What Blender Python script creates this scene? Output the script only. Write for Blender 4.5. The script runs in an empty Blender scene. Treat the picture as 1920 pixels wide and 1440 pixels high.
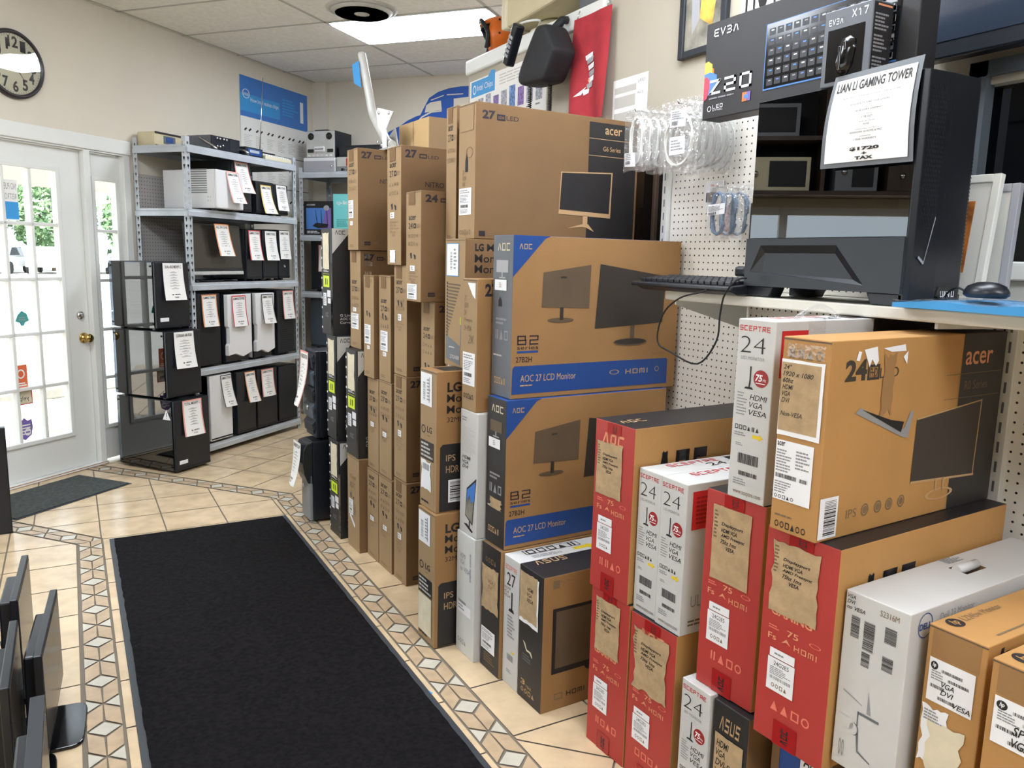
import bpy, bmesh, math, random
from mathutils import Vector, Matrix
random.seed(7)
R = math.radians
SC = bpy.context.scene
COL = SC.collection
# ------------------------------------------------------------------ camera
# aisle frame: +Y runs along the aisle, +X towards the peg board fixture, camera 1.5 m up
FPX, PITCH, ROLL, YAW = 1482.17, R(9.0795), R(1.3396), R(-29.2296)
cam = bpy.data.cameras.new('camera'); cam.sensor_fit = 'HORIZONTAL'; cam.sensor_width = 36.0
cam.lens = 36.0 * FPX / 1920.0; cam.clip_start = 0.02; cam.clip_end = 400
camo = bpy.data.objects.new('camera', cam); COL.objects.link(camo)
_f = Vector((0, math.cos(PITCH), -math.sin(PITCH))); _u = Vector((0, math.sin(PITCH), math.cos(PITCH))); _x = Vector((1, 0, 0))
_c, _s = math.cos(ROLL), math.sin(ROLL)
_cx, _cy = _c*_x + _s*_u, -_s*_x + _c*_u
_Q = Matrix.Rotation(YAW, 3, 'Z')
_m = Matrix((_Q @ _cx, _Q @ _cy, -(_Q @ _f))).transposed()
camo.matrix_world = Matrix.Translation((0, 0, 1.5)) @ _m.to_4x4()
SC.camera = camo
# ------------------------------------------------------------------ light and exposure
SC.view_settings.view_transform = 'Standard'; SC.view_settings.look = 'None'
SC.view_settings.gamma = 1.0; SC.view_settings.use_curve_mapping = False
SC.view_settings.exposure = EXPOSURE = 0.68
SC.cycles.transparent_max_bounces = 40
W = bpy.data.worlds.new('overcast_sky'); SC.world = W; W.use_nodes = True
_bg = W.node_tree.nodes['Background']; _bg.inputs[0].default_value = (0.78, 0.90, 1.0, 1); _bg.inputs[1].default_value = 1.8
LAMP = 15.0            # emission of the ceiling light panels
_sun = bpy.data.lights.new('sun', 'SUN'); _sun.energy = 8.0; _sun.angle = R(3); _sun.color = (1, .96, .9)
_suno = bpy.data.objects.new('sun', _sun); COL.objects.link(_suno); _suno.rotation_euler = (R(35), R(-20), 0)

# ------------------------------------------------------------------ materials
def lin(c):
    o = []
    for v in c:
        v /= 255.0
        o.append(v/12.92 if v <= 0.04045 else ((v+0.055)/1.055)**2.4)
    return (*o, 1.0)
M = {}
def mat(name, rgb, rough=0.6, metal=0.0, var=0.0, vs=8.0, bump=0.0, bs=200.0, emit=0.0, spec=0.5, rgb2=None, coat=0.0):
    m = bpy.data.materials.new(name); m.use_nodes = True; nt = m.node_tree; N = nt.nodes; L = nt.links
    b = N['Principled BSDF']; c = lin(rgb)
    b.inputs['Base Color'].default_value = c; b.inputs['Roughness'].default_value = rough
    b.inputs['Metallic'].default_value = metal; b.inputs['Specular IOR Level'].default_value = spec
    b.inputs['Coat Weight'].default_value = coat
    if var or rgb2:
        tc = N.new('ShaderNodeTexCoord'); nz = N.new('ShaderNodeTexNoise'); nz.inputs['Scale'].default_value = vs; nz.inputs['Detail'].default_value = 5
        L.new(tc.outputs['Object'], nz.inputs['Vector'])
        mx = N.new('ShaderNodeMix'); mx.data_type = 'RGBA'
        c2 = lin(rgb2) if rgb2 else tuple(min(1, v*(1+2*var)) for v in c[:3]) + (1,)
        c1 = c if rgb2 else tuple(v*(1-var) for v in c[:3]) + (1,)
        mx.inputs[6].default_value = c1; mx.inputs[7].default_value = c2
        mr = N.new('ShaderNodeMapRange'); mr.inputs[1].default_value = .35; mr.inputs[2].default_value = .65
        L.new(nz.outputs['Fac'], mr.inputs[0]); L.new(mr.outputs[0], mx.inputs[0]); L.new(mx.outputs[2], b.inputs['Base Color'])
    if bump:
        tc = N.new('ShaderNodeTexCoord'); nz = N.new('ShaderNodeTexNoise'); nz.inputs['Scale'].default_value = bs; nz.inputs['Detail'].default_value = 3
        L.new(tc.outputs['Object'], nz.inputs['Vector'])
        bp = N.new('ShaderNodeBump'); bp.inputs['Strength'].default_value = bump; bp.inputs['Distance'].default_value = .002
        L.new(nz.outputs['Fac'], bp.inputs['Height']); L.new(bp.outputs[0], b.inputs['Normal'])
    if emit:
        b.inputs['Emission Color'].default_value = c; b.inputs['Emission Strength'].default_value = emit
    M[name] = m
    return m
def glassy(name, tint, refl=0.08, fresnel=True, opacity=0.0, rough=0.0):
    """thin sheet: mostly see-through, a clear mirror part"""
    m = bpy.data.materials.new(name); m.use_nodes = True; nt = m.node_tree; N = nt.nodes; L = nt.links
    N.remove(N['Principled BSDF']); out = N['Material Output']
    tr = N.new('ShaderNodeBsdfTransparent'); tr.inputs[0].default_value = lin(tint)
    gl = N.new('ShaderNodeBsdfGlossy'); gl.inputs[0].default_value = (1, 1, 1, 1); gl.inputs['Roughness'].default_value = rough
    fr = N.new('ShaderNodeFresnel'); fr.inputs[0].default_value = 1.5
    ml = N.new('ShaderNodeMath'); ml.operation = 'MULTIPLY_ADD'; ml.inputs[1].default_value = 1.0; ml.inputs[2].default_value = refl; ml.use_clamp = True
    L.new(fr.outputs[0], ml.inputs[0])
    mx = N.new('ShaderNodeMixShader'); L.new(ml.outputs[0], mx.inputs[0]); L.new(tr.outputs[0], mx.inputs[1]); L.new(gl.outputs[0], mx.inputs[2])
    L.new(mx.outputs[0], out.inputs[0]); M[name] = m; return m
def film(name, white=.09, gloss=.12):
    """crinkled clear bag: see-through, a little milky, glinting"""
    m = bpy.data.materials.new(name); m.use_nodes = True; nt = m.node_tree; N = nt.nodes; L = nt.links; N.remove(N['Principled BSDF'])
    tr = N.new('ShaderNodeBsdfTransparent'); df = N.new('ShaderNodeBsdfTranslucent'); d2 = N.new('ShaderNodeBsdfDiffuse'); gl = N.new('ShaderNodeBsdfGlossy'); gl.inputs['Roughness'].default_value = .12
    for q in (df, d2): q.inputs[0].default_value = (.9, .9, .9, 1)
    tc = N.new('ShaderNodeTexCoord'); nz = N.new('ShaderNodeTexNoise'); nz.inputs['Scale'].default_value = 38; nz.inputs['Detail'].default_value = 2; L.new(tc.outputs['Object'], nz.inputs['Vector'])
    bp = N.new('ShaderNodeBump'); bp.inputs['Strength'].default_value = .9; bp.inputs['Distance'].default_value = .01; L.new(nz.outputs['Fac'], bp.inputs['Height']); L.new(bp.outputs[0], gl.inputs['Normal'])
    a = N.new('ShaderNodeMixShader'); a.inputs[0].default_value = .5; L.new(df.outputs[0], a.inputs[1]); L.new(d2.outputs[0], a.inputs[2])
    b = N.new('ShaderNodeMixShader'); b.inputs[0].default_value = white; L.new(tr.outputs[0], b.inputs[1]); L.new(a.outputs[0], b.inputs[2])
    c = N.new('ShaderNodeMixShader'); c.inputs[0].default_value = gloss; L.new(b.outputs[0], c.inputs[1]); L.new(gl.outputs[0], c.inputs[2]); L.new(c.outputs[0], N['Material Output'].inputs[0]); M[name] = m
def pegboard(name, rgb, pitch=0.0254, rad=0.0033):
    m = mat(name, rgb, .55, var=.03, vs=3); nt = m.node_tree; N = nt.nodes; L = nt.links; b = N['Principled BSDF']
    tc = N.new('ShaderNodeTexCoord'); sx = N.new('ShaderNodeSeparateXYZ'); L.new(tc.outputs['Object'], sx.inputs[0])
    sq = []
    for ax in (0, 2):
        a = N.new('ShaderNodeMath'); a.operation = 'PINGPONG'; a.inputs[1].default_value = pitch/2; L.new(sx.outputs[ax], a.inputs[0])
        p = N.new('ShaderNodeMath'); p.operation = 'POWER'; p.inputs[1].default_value = 2; L.new(a.outputs[0], p.inputs[0]); sq.append(p)
    s = N.new('ShaderNodeMath'); s.operation = 'ADD'; L.new(sq[0].outputs[0], s.inputs[0]); L.new(sq[1].outputs[0], s.inputs[1])
    lt = N.new('ShaderNodeMath'); lt.operation = 'LESS_THAN'; lt.inputs[1].default_value = rad*rad; L.new(s.outputs[0], lt.inputs[0])
    mx = N.new('ShaderNodeMix'); mx.data_type = 'RGBA'; L.new(lt.outputs[0], mx.inputs[0])
    src = b.inputs['Base Color'].links[0].from_socket; L.new(src, mx.inputs[6]); mx.inputs[7].default_value = (.012, .011, .01, 1)
    L.new(mx.outputs[2], b.inputs['Base Color']); return m
for a in [
 ('wall_paint', (216,208,192), .8, 0, .015, 1.5, .15, 90), ('wall_white', (178,169,152), .7, 0, .02, 2), ('trim_white', (224,225,220), .45, 0, .01, 3),
 ('ceiling_tile', (240,238,232), .9, 0, .03, 30, .3, 260), ('grid_white', (190,189,183), .6),
 ('tile', (206,182,148), .22, 0, .07, 9, .05, 40), ('tile_pale', (194,188,172), .3, 0, .04, 14), ('tile_mid', (182,158,128), .32, 0, .08, 18), ('grout', (122,112,98), .9),
 ('kraft_mid', (150,112,68), .75, 0, .035, 5, .25, 120), ('kraft', (118,89,56), .75, 0, .035, 5, .25, 120), ('kraft_lit', (155,128,93), .75, 0, .03, 5, .25, 120), ('kraft_deep', (176,130,74), .7, 0, .04, 5, .25, 120), ('kraft_torn', (172,146,110), .9, 0, .08, 25, .5, 80),  # lit and shaded copies of one cardboard: fall of light kept in colour
 ('tan_print', (186,150,108), .6), ('cream', (214,204,178), .75, 0, .04, 20),
 ('red_card', (172,54,48), .5, 0, .03, 5, .1, 120), ('red_tape', (160,34,34), .2), ('red_pale', (226,120,100), .5), ('red_ink', (200,38,40), .5), ('red_deep', (150,24,26), .5), ('gold_print', (222,150,110), .55),
 ('white_card', (197,196,193), .5, 0, .02, 5, .1, 120), ('white_grey', (205,206,202), .5, 0, .02, 5), ('label_white', (232,232,234), .45), ('paper', (236,234,230), .6), ('paper_pink', (232,160,150), .6), ('paper_orange', (226,150,96), .6), ('paper_red', (205,70,72), .6), ('paper_grey', (70,72,74), .6), ('paper_yellow', (224,192,96), .6),
 ('black_card', (36,34,35), .45, 0, .05, 6, .1, 120), ('grey_card', (92,96,102), .4, 0, .05, 4), ('ink', (30,27,28), .6), ('ink_soft', (120,98,72), .7), ('ink_purple', (34,28,38), .6), ('grey_print', (140,140,142), .6), ('pale_print', (190,186,178), .6),
 ('header_blue', (62,120,196), .5), ('blue_print', (30,70,136), .5), ('blue_paint', (38,86,170), .6), ('blue_light', (58,150,214), .5), ('teal', (120,206,206), .45), ('lime', (206,226,32), .45), ('yellow', (226,196,30), .5), ('orange', (222,110,32), .35, 0, .03, 9), ('green_screen', (150,180,116), .4),
 ('print_brown', (92,76,58), .55, 0, .05, 8), ('print_dark', (52,46,40), .5),
 ('black_plastic', (24,27,33), .32, 0, .05, 20), ('black_matte', (20,20,21), .7), ('black_gloss', (12,12,14), .12), ('charcoal', (30,35,42), .38, 0, .04, 10), ('graphite', (70,80,90), .35), ('dark_inside', (12,13,15), .6), ('screen', (58,52,46), .22),
 ('white_plastic', (222,222,222), .35), ('beige_plastic', (206,194,160), .5, 0, .03, 6), ('cream_plastic', (214,206,178), .5), ('grey_plastic', (128,130,132), .45),
 ('steel', (186,192,198), .4, .3, .05, 8), ('steel_dark', (104,112,120), .45, .4), ('chrome', (210,210,212), .15, 1), ('brass', (198,166,96), .18, 1), ('aluminium', (196,196,192), .4, .35, .05, 12),
 ('cloth_red', (166,44,52), .85, 0, .08, 12, .4, 60), ('cloth_black', (28,29,32), .7, 0, .1, 20, .5, 40), ('mat_pile', (22,20,21), .95, 0, .3, 60, 1.0, 500, 0, .1), ('mat_grey', (70,74,72), .95, 0, .15, 60, .8, 400, 0, .15), ('rubber', (58,62,68), .45),
 ('shelf_white', (224,220,208), .5, 0, .02, 4), ('wood', (150,108,66), .5, 0, .1, 12), ('wood_dark', (70,54,42), .5, 0, .1, 10), ('wood_light', (190,158,110), .6),
 ('cloth_blue', (58,142,200), .7, 0, .06, 8), ('cable_grey', (190,190,186), .5), ('cable_blue', (96,122,150), .5), ('cable_white', (222,222,216), .5),
 ('concrete', (206,204,198), .9, 0, .05, 1), ('kerb', (150,148,140), .9, 0, .1, 4), ('leaf', (136,166,122), .7, 0, .2, 2), ('leaf_dark', (100,134,94), .7, 0, .2, 2), ('bark', (90,72,56), .9), ('car_white', (226,228,230), .25), ('car_red', (200,60,56), .25), ('tyre', (30,30,32), .8),
 ('sticker_teal', (70,150,148), .5), ('sticker_orange', (226,110,70), .5), ('sticker_purple', (122,100,170), .5), ('sticker_grey', (150,150,140), .6),
 ('clock_face', (240,236,212), .5), ('clock_rim', (44,40,44), .35), ('shade_grey', (100,104,108), .5), ('lens_grey', (160,160,164), .5), ('glow_orange', (222,120,50), .5), ('glow_blue', (80,130,200), .5), ('glow_red', (214,70,90), .5), ('glow_yellow', (220,190,80), .5), ('art_grey', (120,116,104), .5, 0, .5, 9), ('art_gold', (196,160,70), .5, 0, .3, 14), ('art_brown', (150,90,40), .5, 0, .5, 18), ('key_dark', (34,35,40), .4), ('mount_white', (224,222,212), .6), ('chip_a', (120,96,150), .5, 0, .4, 60), ('chip_b', (150,150,160), .5, 0, .4, 80), ('chip_c', (90,120,170), .5, 0, .4, 60),
]: mat(*a)
mat('light_panel', (236,244,255), .5, emit=LAMP)
mat('dark_glass', (10, 12, 14), .03, spec=.8, coat=.6)
mat('screen_blue', (40, 48, 60), .12, spec=.7)
glassy('window_glass', (250, 252, 252), .02)
glassy('case_glass', (186, 196, 208), .06)
glassy('smoked_glass', (60, 64, 70), .10)
film('poly_bag')
glassy('clock_glass', (250, 250, 250), .05)
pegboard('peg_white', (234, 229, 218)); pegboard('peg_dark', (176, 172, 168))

# ------------------------------------------------------------------ mesh builder
_TXT = {}
def glyphs(s, bold=0.0, shear=0.0):
    k = (s, bold, shear)
    if k not in _TXT:
        cu = bpy.data.curves.new('t', 'FONT'); cu.body = s; cu.offset = bold; cu.shear = shear; cu.resolution_u = 3; cu.fill_mode = 'FRONT'
        ob = bpy.data.objects.new('t', cu); me = bpy.data.meshes.new_from_object(ob)
        vs = [(v.co.x, v.co.y) for v in me.vertices]; ps = [tuple(p.vertices) for p in me.polygons]
        bpy.data.objects.remove(ob); bpy.data.curves.remove(cu); bpy.data.meshes.remove(me)
        if vs:
            x0, x1 = min(v[0] for v in vs), max(v[0] for v in vs); y0, y1 = min(v[1] for v in vs), max(v[1] for v in vs)
            vs = [((x-x0)/max(1e-6, x1-x0), (y-y0)/max(1e-6, y1-y0)) for x, y in vs]
            _TXT[k] = (vs, ps, (x1-x0)/max(1e-6, y1-y0))
        else: _TXT[k] = ([], [], 1)
    return _TXT[k]
class MB:
    def __init__(s): s.bm = bmesh.new(); s.mats = []
    def mi(s, m):
        if m not in s.mats: s.mats.append(m)
        return s.mats.index(m)
    def face(s, pts, m, smooth=False):
        try:
            f = s.bm.faces.new([s.bm.verts.new(p) for p in pts]); f.material_index = s.mi(m); f.smooth = smooth; return f
        except ValueError: return None
    def box(s, lo, hi, m, bevel=0.0, mtx=None, seg=2):
        lo, hi = Vector(lo), Vector(hi); r = bmesh.ops.create_cube(s.bm, size=1.0); vs = r['verts']
        for v in vs: v.co = Vector([(lo[i]+hi[i])/2 + v.co[i]*(hi[i]-lo[i]) for i in range(3)])
        fs = list({f for v in vs for f in v.link_faces})
        if bevel:
            es = list({e for v in vs for e in v.link_edges})
            r = bmesh.ops.bevel(s.bm, geom=es, offset=bevel, segments=seg, affect='EDGES', profile=.5)
            fs = list(set(r['faces']) | {f for f in fs if f.is_valid}); vs = list({v for f in fs for v in f.verts})
        if mtx: bmesh.ops.transform(s.bm, matrix=mtx, verts=vs)
        k = s.mi(m)
        for f in fs: f.material_index = k
        return fs
    def prism(s, pts, axis, a, b, m, bevel=0, smooth=False):
        """outline pts (2D) extruded along axis from a to b"""
        def P(p, t):
            return {0: (t, p[0], p[1]), 1: (p[0], t, p[1]), 2: (p[0], p[1], t)}[axis]
        A = [s.bm.verts.new(P(p, a)) for p in pts]; B = [s.bm.verts.new(P(p, b)) for p in pts]; k = s.mi(m); fs = []
        for vs in (A[::-1], B):
            fs.append(s.bm.faces.new(vs))
        n = len(pts)
        for i in range(n):
            f = s.bm.faces.new((A[i], A[(i+1) % n], B[(i+1) % n], B[i])); f.smooth = smooth; fs.append(f)
        for f in fs: f.material_index = k
        bmesh.ops.recalc_face_normals(s.bm, faces=fs)
        if bevel:
            es = [e for e in {e for f in fs for e in f.edges} if e.calc_face_angle(0) > .5]
            r = bmesh.ops.bevel(s.bm, geom=es, offset=bevel, segments=2, affect='EDGES', profile=.5)
            for f in r['faces']: f.material_index = k
        return fs
    def tube(s, pts, r, m, n=8, caps=True):
        pts = [Vector(p) for p in pts]; rr = r if isinstance(r, (list, tuple)) else [r]*len(pts); rings = []; k = s.mi(m)
        t = (pts[1]-pts[0]).normalized(); up = Vector((0, 0, 1)) if abs(t.z) < .9 else Vector((1, 0, 0)); u = t.cross(up).normalized()
        for i, p in enumerate(pts):
            t = (pts[min(i+1, len(pts)-1)]-pts[max(i-1, 0)])
            if t.length < 1e-9: t = Vector((0, 0, 1))
            t.normalize(); u = (u - t*u.dot(t)).normalized(); v = t.cross(u)
            rings.append([s.bm.verts.new(p + (u*math.cos(2*math.pi*j/n) + v*math.sin(2*math.pi*j/n))*rr[i]) for j in range(n)])
        for a, b in zip(rings, rings[1:]):
            for j in range(n):
                f = s.bm.faces.new((a[j], a[(j+1) % n], b[(j+1) % n], b[j])); f.material_index = k; f.smooth = True
        if caps:
            for q in (rings[0][::-1], rings[-1]): f = s.bm.faces.new(q); f.material_index = k
    def lathe(s, prof, m, n=24, mtx=None, smooth=True):
        """prof: (radius, z) pairs about Z"""
        k = s.mi(m); rings = []
        for r, z in prof:
            rings.append([s.bm.verts.new((mtx or Matrix()) @ Vector((r*math.cos(2*math.pi*j/n), r*math.sin(2*math.pi*j/n), z))) for j in range(n)])
        for a, b in zip(rings, rings[1:]):
            for j in range(n):
                f = s.bm.faces.new((a[j], a[(j+1) % n], b[(j+1) % n], b[j])); f.material_index = k; f.smooth = smooth
        for q in (rings[0][::-1], rings[-1]):
            if (q[0].co-q[len(q)//2].co).length > 1e-5:
                f = s.bm.faces.new(q); f.material_index = k
    def weld(s): bmesh.ops.remove_doubles(s.bm, verts=s.bm.verts[:], dist=1e-5); return s
    def build(s, name, parent=None, loc=None, rz=0.0):
        me = bpy.data.meshes.new(name); s.bm.normal_update(); s.bm.to_mesh(me); s.bm.free()
        for m in s.mats: me.materials.append(M[m])
        o = bpy.data.objects.new(name, me); COL.objects.link(o)
        if parent is not None: o.parent = parent
        if loc is not None: o.location = loc
        if rz: o.rotation_euler = (0, 0, rz)
        return o
def sign_area(P): return sum(P[i][0]*P[(i+1) % len(P)][1]-P[(i+1) % len(P)][0]*P[i][1] for i in range(len(P)))
_o = [(0, 0), (0, 1), (1, 1), (1, 0), (0, 0)]; _p = [(0, 0), (0, 1), (1, 1), (1, .48), (0, .48)]
STROKES = {'A': [[(0, 0), (.42, 1), (.62, 1), (1, 0)]], 'O': [_o], '0': [_o], 'D': [_o], 'C': [[(1, 1), (0, 1), (0, 0), (1, 0)]], 'S': [[(1, 1), (0, 1), (0, .5), (1, .5), (1, 0), (0, 0)]], 'E': [[(1, 1), (0, 1), (0, 0), (1, 0)], [(0, .5), (.85, .5)]],
 'P': [_p], 'R': [_p, [(.5, .48), (1, 0)]], 'T': [[(0, 1), (1, 1)], [(.5, 1), (.5, 0)]], 'V': [[(0, 1), (.5, 0), (1, 1)]], '3': [[(0, 1), (1, 1), (1, 0), (0, 0)], [(.2, .5), (1, .5)]], 'Z': [[(0, 1), (1, 1), (0, 0), (1, 0)]], '2': [[(0, 1), (1, 1), (1, .5), (0, .5), (0, 0), (1, 0)]],
 'B': [[(0, 0), (0, 1), (.92, 1), (.92, .5), (0, .5)], [(.92, .5), (1, .5), (1, 0), (0, 0)]], 'U': [[(0, 1), (0, 0), (1, 0), (1, 1)]], 'H': [[(0, 0), (0, 1)], [(1, 0), (1, 1)], [(0, .5), (1, .5)]], 'M': [[(0, 0), (0, 1), (1, 1), (1, 0)], [(.5, 1), (.5, .1)]], 'I': [[(.5, 0), (.5, 1)]],
 'X': [[(0, 0), (1, 1)], [(0, 1), (1, 0)]], '1': [[(.2, .8), (.6, 1), (.6, 0)]], '7': [[(0, 1), (1, 1), (.4, 0)]], 'L': [[(0, 1), (0, 0), (1, 0)]], 'N': [[(0, 0), (0, 1), (1, 0), (1, 1)]], 'G': [[(1, 1), (0, 1), (0, 0), (1, 0), (1, .5), (.5, .5)]], 'K': [[(0, 0), (0, 1)], [(1, 1), (0, .45), (1, 0)]]}
class Print:
    """ink, paper and stickers on a surface: surf(a, b, e) -> point, a left to right, b bottom to top (0..1), e height above it"""
    def __init__(s, mb, surf, e0=.0005, de=.0003): s.mb, s.surf, s.e0, s.de = mb, surf, e0, de
    def poly(s, pts, m, l=0):
        if sign_area(pts) < 0: pts = pts[::-1]
        s.mb.face([s.surf(a, b, s.e0+l*s.de) for a, b in pts], m)
    def rect(s, a0, b0, a1, b1, m, l=0): s.poly([(a0, b0), (a1, b0), (a1, b1), (a0, b1)], m, l)
    def text(s, t, a0, b0, a1, b1, m, l=1, bold=0.0, shear=0.0, rot=0, mirror=False):
        vs, ps, _ = glyphs(t, bold, shear); e = s.e0+l*s.de; V = []
        for x, y in vs:
            if rot == 90: x, y = 1-y, x
            elif rot == -90: x, y = y, 1-x
            if mirror: x = 1-x
            V.append(s.mb.bm.verts.new(s.surf(a0+(a1-a0)*x, b0+(b1-b0)*y, e)))
        k = s.mb.mi(m)
        for p in ps:
            try:
                f = s.mb.bm.faces.new([V[i] for i in (p[::-1] if mirror else p)]); f.material_index = k
            except ValueError: pass
    def logo(s, t, a0, b0, a1, b1, m, l=1, bold=0.0, shear=0.0, rot=0, st=.17):
        """squared lettering drawn with straight strokes"""
        wd, gap = .95, .32; tot = sum(.3 if c in 'I ' else wd for c in t)+gap*(len(t)-1)+abs(shear); x = 0
        def mp(p):
            u, v = (p[0]+shear*p[1])/tot, p[1]
            if rot == 90: u, v = 1-v, u
            return (a0+(a1-a0)*u, b0+(b1-b0)*v)
        for c in t:
            w = .3 if c in 'I ' else wd
            for L in STROKES.get(c, []):
                for (p, q), (r, k) in zip(L, L[1:]):
                    A, B = Vector((x+st/2+p*(w-st), st/2+q*(1-st))), Vector((x+st/2+r*(w-st), st/2+k*(1-st))); d = (B-A).normalized()*st/2; n = Vector((-d.y, d.x))
                    s.poly([mp(A-d-n), mp(B+d-n), mp(B+d+n), mp(A-d+n)], m, l)
            x += w+gap
    def rows(s, a0, b0, a1, b1, n, m, l=1, seed=1, fill=.5, align='l'):
        """body text too small to read: rows of word-long dashes"""
        rnd = random.Random(seed); h = (b1-b0)/n
        for i in range(n):
            y = b1-(i+1)*h; w = (a1-a0)*rnd.uniform(.55, 1); x = a0 if align == 'l' else (a0+a1-w)/2; end = x+w
            while x < end-.01*(a1-a0):
                q = min(end-x, (a1-a0)*rnd.uniform(.1, .25)); s.rect(x, y+h*(1-fill)/2, x+q*.88, y+h*(1+fill)/2, m, l); x += q
    def bars(s, a0, b0, a1, b1, m, n=22, l=2, seed=3, vert=True):
        rnd = random.Random(seed); t = 0; tot = 0; L = []
        for i in range(n): w = rnd.choice((1, 1, 2, 3)); g = rnd.choice((1, 1, 2)); L.append((tot, w)); tot += w+g
        for t, w in L:
            if vert: s.rect(a0+(a1-a0)*t/tot, b0, a0+(a1-a0)*(t+w)/tot, b1, m, l)
            else: s.rect(a0, b0+(b1-b0)*t/tot, a1, b0+(b1-b0)*(t+w)/tot, m, l)
    def disc(s, a, b, ra, rb, m, l=1, n=20): s.poly([(a+ra*math.cos(2*math.pi*i/n), b+rb*math.sin(2*math.pi*i/n)) for i in range(n)], m, l)
    def ring(s, a, b, ra, rb, w, m, l=1, n=24):
        for i in range(n):
            t0, t1 = 2*math.pi*i/n, 2*math.pi*(i+1)/n; q = 1-w
            s.poly([(a+ra*math.cos(t0), b+rb*math.sin(t0)), (a+ra*math.cos(t1), b+rb*math.sin(t1)), (a+q*ra*math.cos(t1), b+q*rb*math.sin(t1)), (a+q*ra*math.cos(t0), b+q*rb*math.sin(t0))], m, l)
    def frame(s, a0, b0, a1, b1, wa, wb, m, l=1):
        s.rect(a0, b0, a1, b0+wb, m, l); s.rect(a0, b1-wb, a1, b1, m, l); s.rect(a0, b0+wb, a0+wa, b1-wb, m, l); s.rect(a1-wa, b0+wb, a1, b1-wb, m, l)
    def jag(s, a0, b0, a1, b1, m, l=0, seed=1, amp=.04, n=7):
        rnd = random.Random(seed); P = []
        for k, (p, q) in enumerate((((a0, b0), (a1, b0)), ((a1, b0), (a1, b1)), ((a1, b1), (a0, b1)), ((a0, b1), (a0, b0)))):
            for i in range(n):
                t = i/n; j = 0 if i == 0 else rnd.uniform(-amp, amp*.2)
                x, y = p[0]+(q[0]-p[0])*t, p[1]+(q[1]-p[1])*t
                if k == 0: y -= j*(b1-b0)*.5
                if k == 1: x += j*(a1-a0)
                if k == 2: y += j*(b1-b0)*.5
                if k == 3: x -= j*(a1-a0)
                P.append((x, y))
        cx, cy = (a0+a1)/2, (b0+b1)/2
        s.poly(P, m, l)
    def hand(s, lines, a0, b0, a1, b1, m='ink', l=3, bold=.012):
        n = len(lines); h = (b1-b0)/n; L = max(len(x) for x in lines)
        for i, t in enumerate(lines):
            if not t: continue
            ind = len(t)-len(t.lstrip()); t = t.strip()
            x0 = a0+(a1-a0)*ind/L; w = (a1-a0)*len(t)/L
            s.text(t, x0, b1-(i+.82)*h, x0+w, b1-(i+.1)*h, m, l, bold=bold, shear=.25)
    def icons(s, a0, b0, a1, b1, n, m, l=1, seed=0):
        rnd = random.Random(seed); w = (a1-a0)/n
        for i in range(n):
            x = a0+i*w; k = rnd.randrange(4)
            if k == 0: s.frame(x+.1*w, b0, x+.85*w, b1, .14*w, (b1-b0)*.16, m, l)
            elif k == 1: s.rect(x+.2*w, b0, x+.4*w, b1, m, l); s.rect(x+.55*w, b0, x+.75*w, b1, m, l)
            elif k == 2: s.poly([(x+.1*w, b0), (x+.8*w, b0), (x+.45*w, b1)], m, l)
            else: s.ring(x+.45*w, (b0+b1)/2, .38*w, (b1-b0)/2, .35, m, l, 12)
def tag(o, label=None, cat=None, group=None, kind=None):
    if label: o['label'] = label
    if cat: o['category'] = cat
    if group: o['group'] = group
    if kind: o['kind'] = kind
    return o
def empty(name, loc, rz=0.0, label=None, cat=None, group=None):
    o = bpy.data.objects.new(name, None); COL.objects.link(o); o.location = loc; o.rotation_euler = (0, 0, rz); o.empty_display_size = .1
    return tag(o, label, cat, group)
def struct(o): o['kind'] = 'structure'; return o
# door wall frame: s along the wall, t out from it into the room
A0 = Vector((0.11787, 6.09681, 0)); TH = R(40.2187)
DV = Vector((0.76358, 0.64571, 0)); NV = Vector((0.64571, -0.76358, 0))
def DW(s, t, z=0.0): return A0 + DV*s + NV*t + Vector((0, 0, z))
def flat(o, u, v, n):
    """surface with corner o, full width u, full height v, normal n"""
    o, u, v, n = Vector(o), Vector(u), Vector(v), Vector(n)
    return lambda a, b, e=0: o + u*a + v*b + n*e
# ------------------------------------------------------------------ floor
def clip(P, a, b):
    """keep what lies left of the line a -> b"""
    out = []
    for i in range(len(P)):
        p, q = P[i], P[(i+1) % len(P)]
        sp = (b[0]-a[0])*(p[1]-a[1])-(b[1]-a[1])*(p[0]-a[0]); sq = (b[0]-a[0])*(q[1]-a[1])-(b[1]-a[1])*(q[0]-a[0])
        if sp >= 0: out.append(p)
        if sp*sq < 0:
            t = sp/(sp-sq); out.append((p[0]+(q[0]-p[0])*t, p[1]+(q[1]-p[1])*t))
    return out
def clip_poly(P, zone):
    z = zone if sign_area(zone) > 0 else zone[::-1]
    for i in range(len(z)):
        P = clip(P, z[i], z[(i+1) % len(z)])
        if len(P) < 3: return []
    return P
fb = MB()
fb.face([DW(-9, -.02, -.004), DW(-9, 9, -.004), DW(2.9, 9, -.004), DW(2.9, -.02, -.004)], 'grout')
G = .007
def put(P, zone, m):
    Q = clip_poly(P, zone) if zone else P
    if len(Q) >= 3 and abs(sign_area(Q)) > 2e-4:
        if sign_area(Q) < 0: Q = Q[::-1]
        fb.face([(x, y, 0) for x, y in Q], m)
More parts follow.
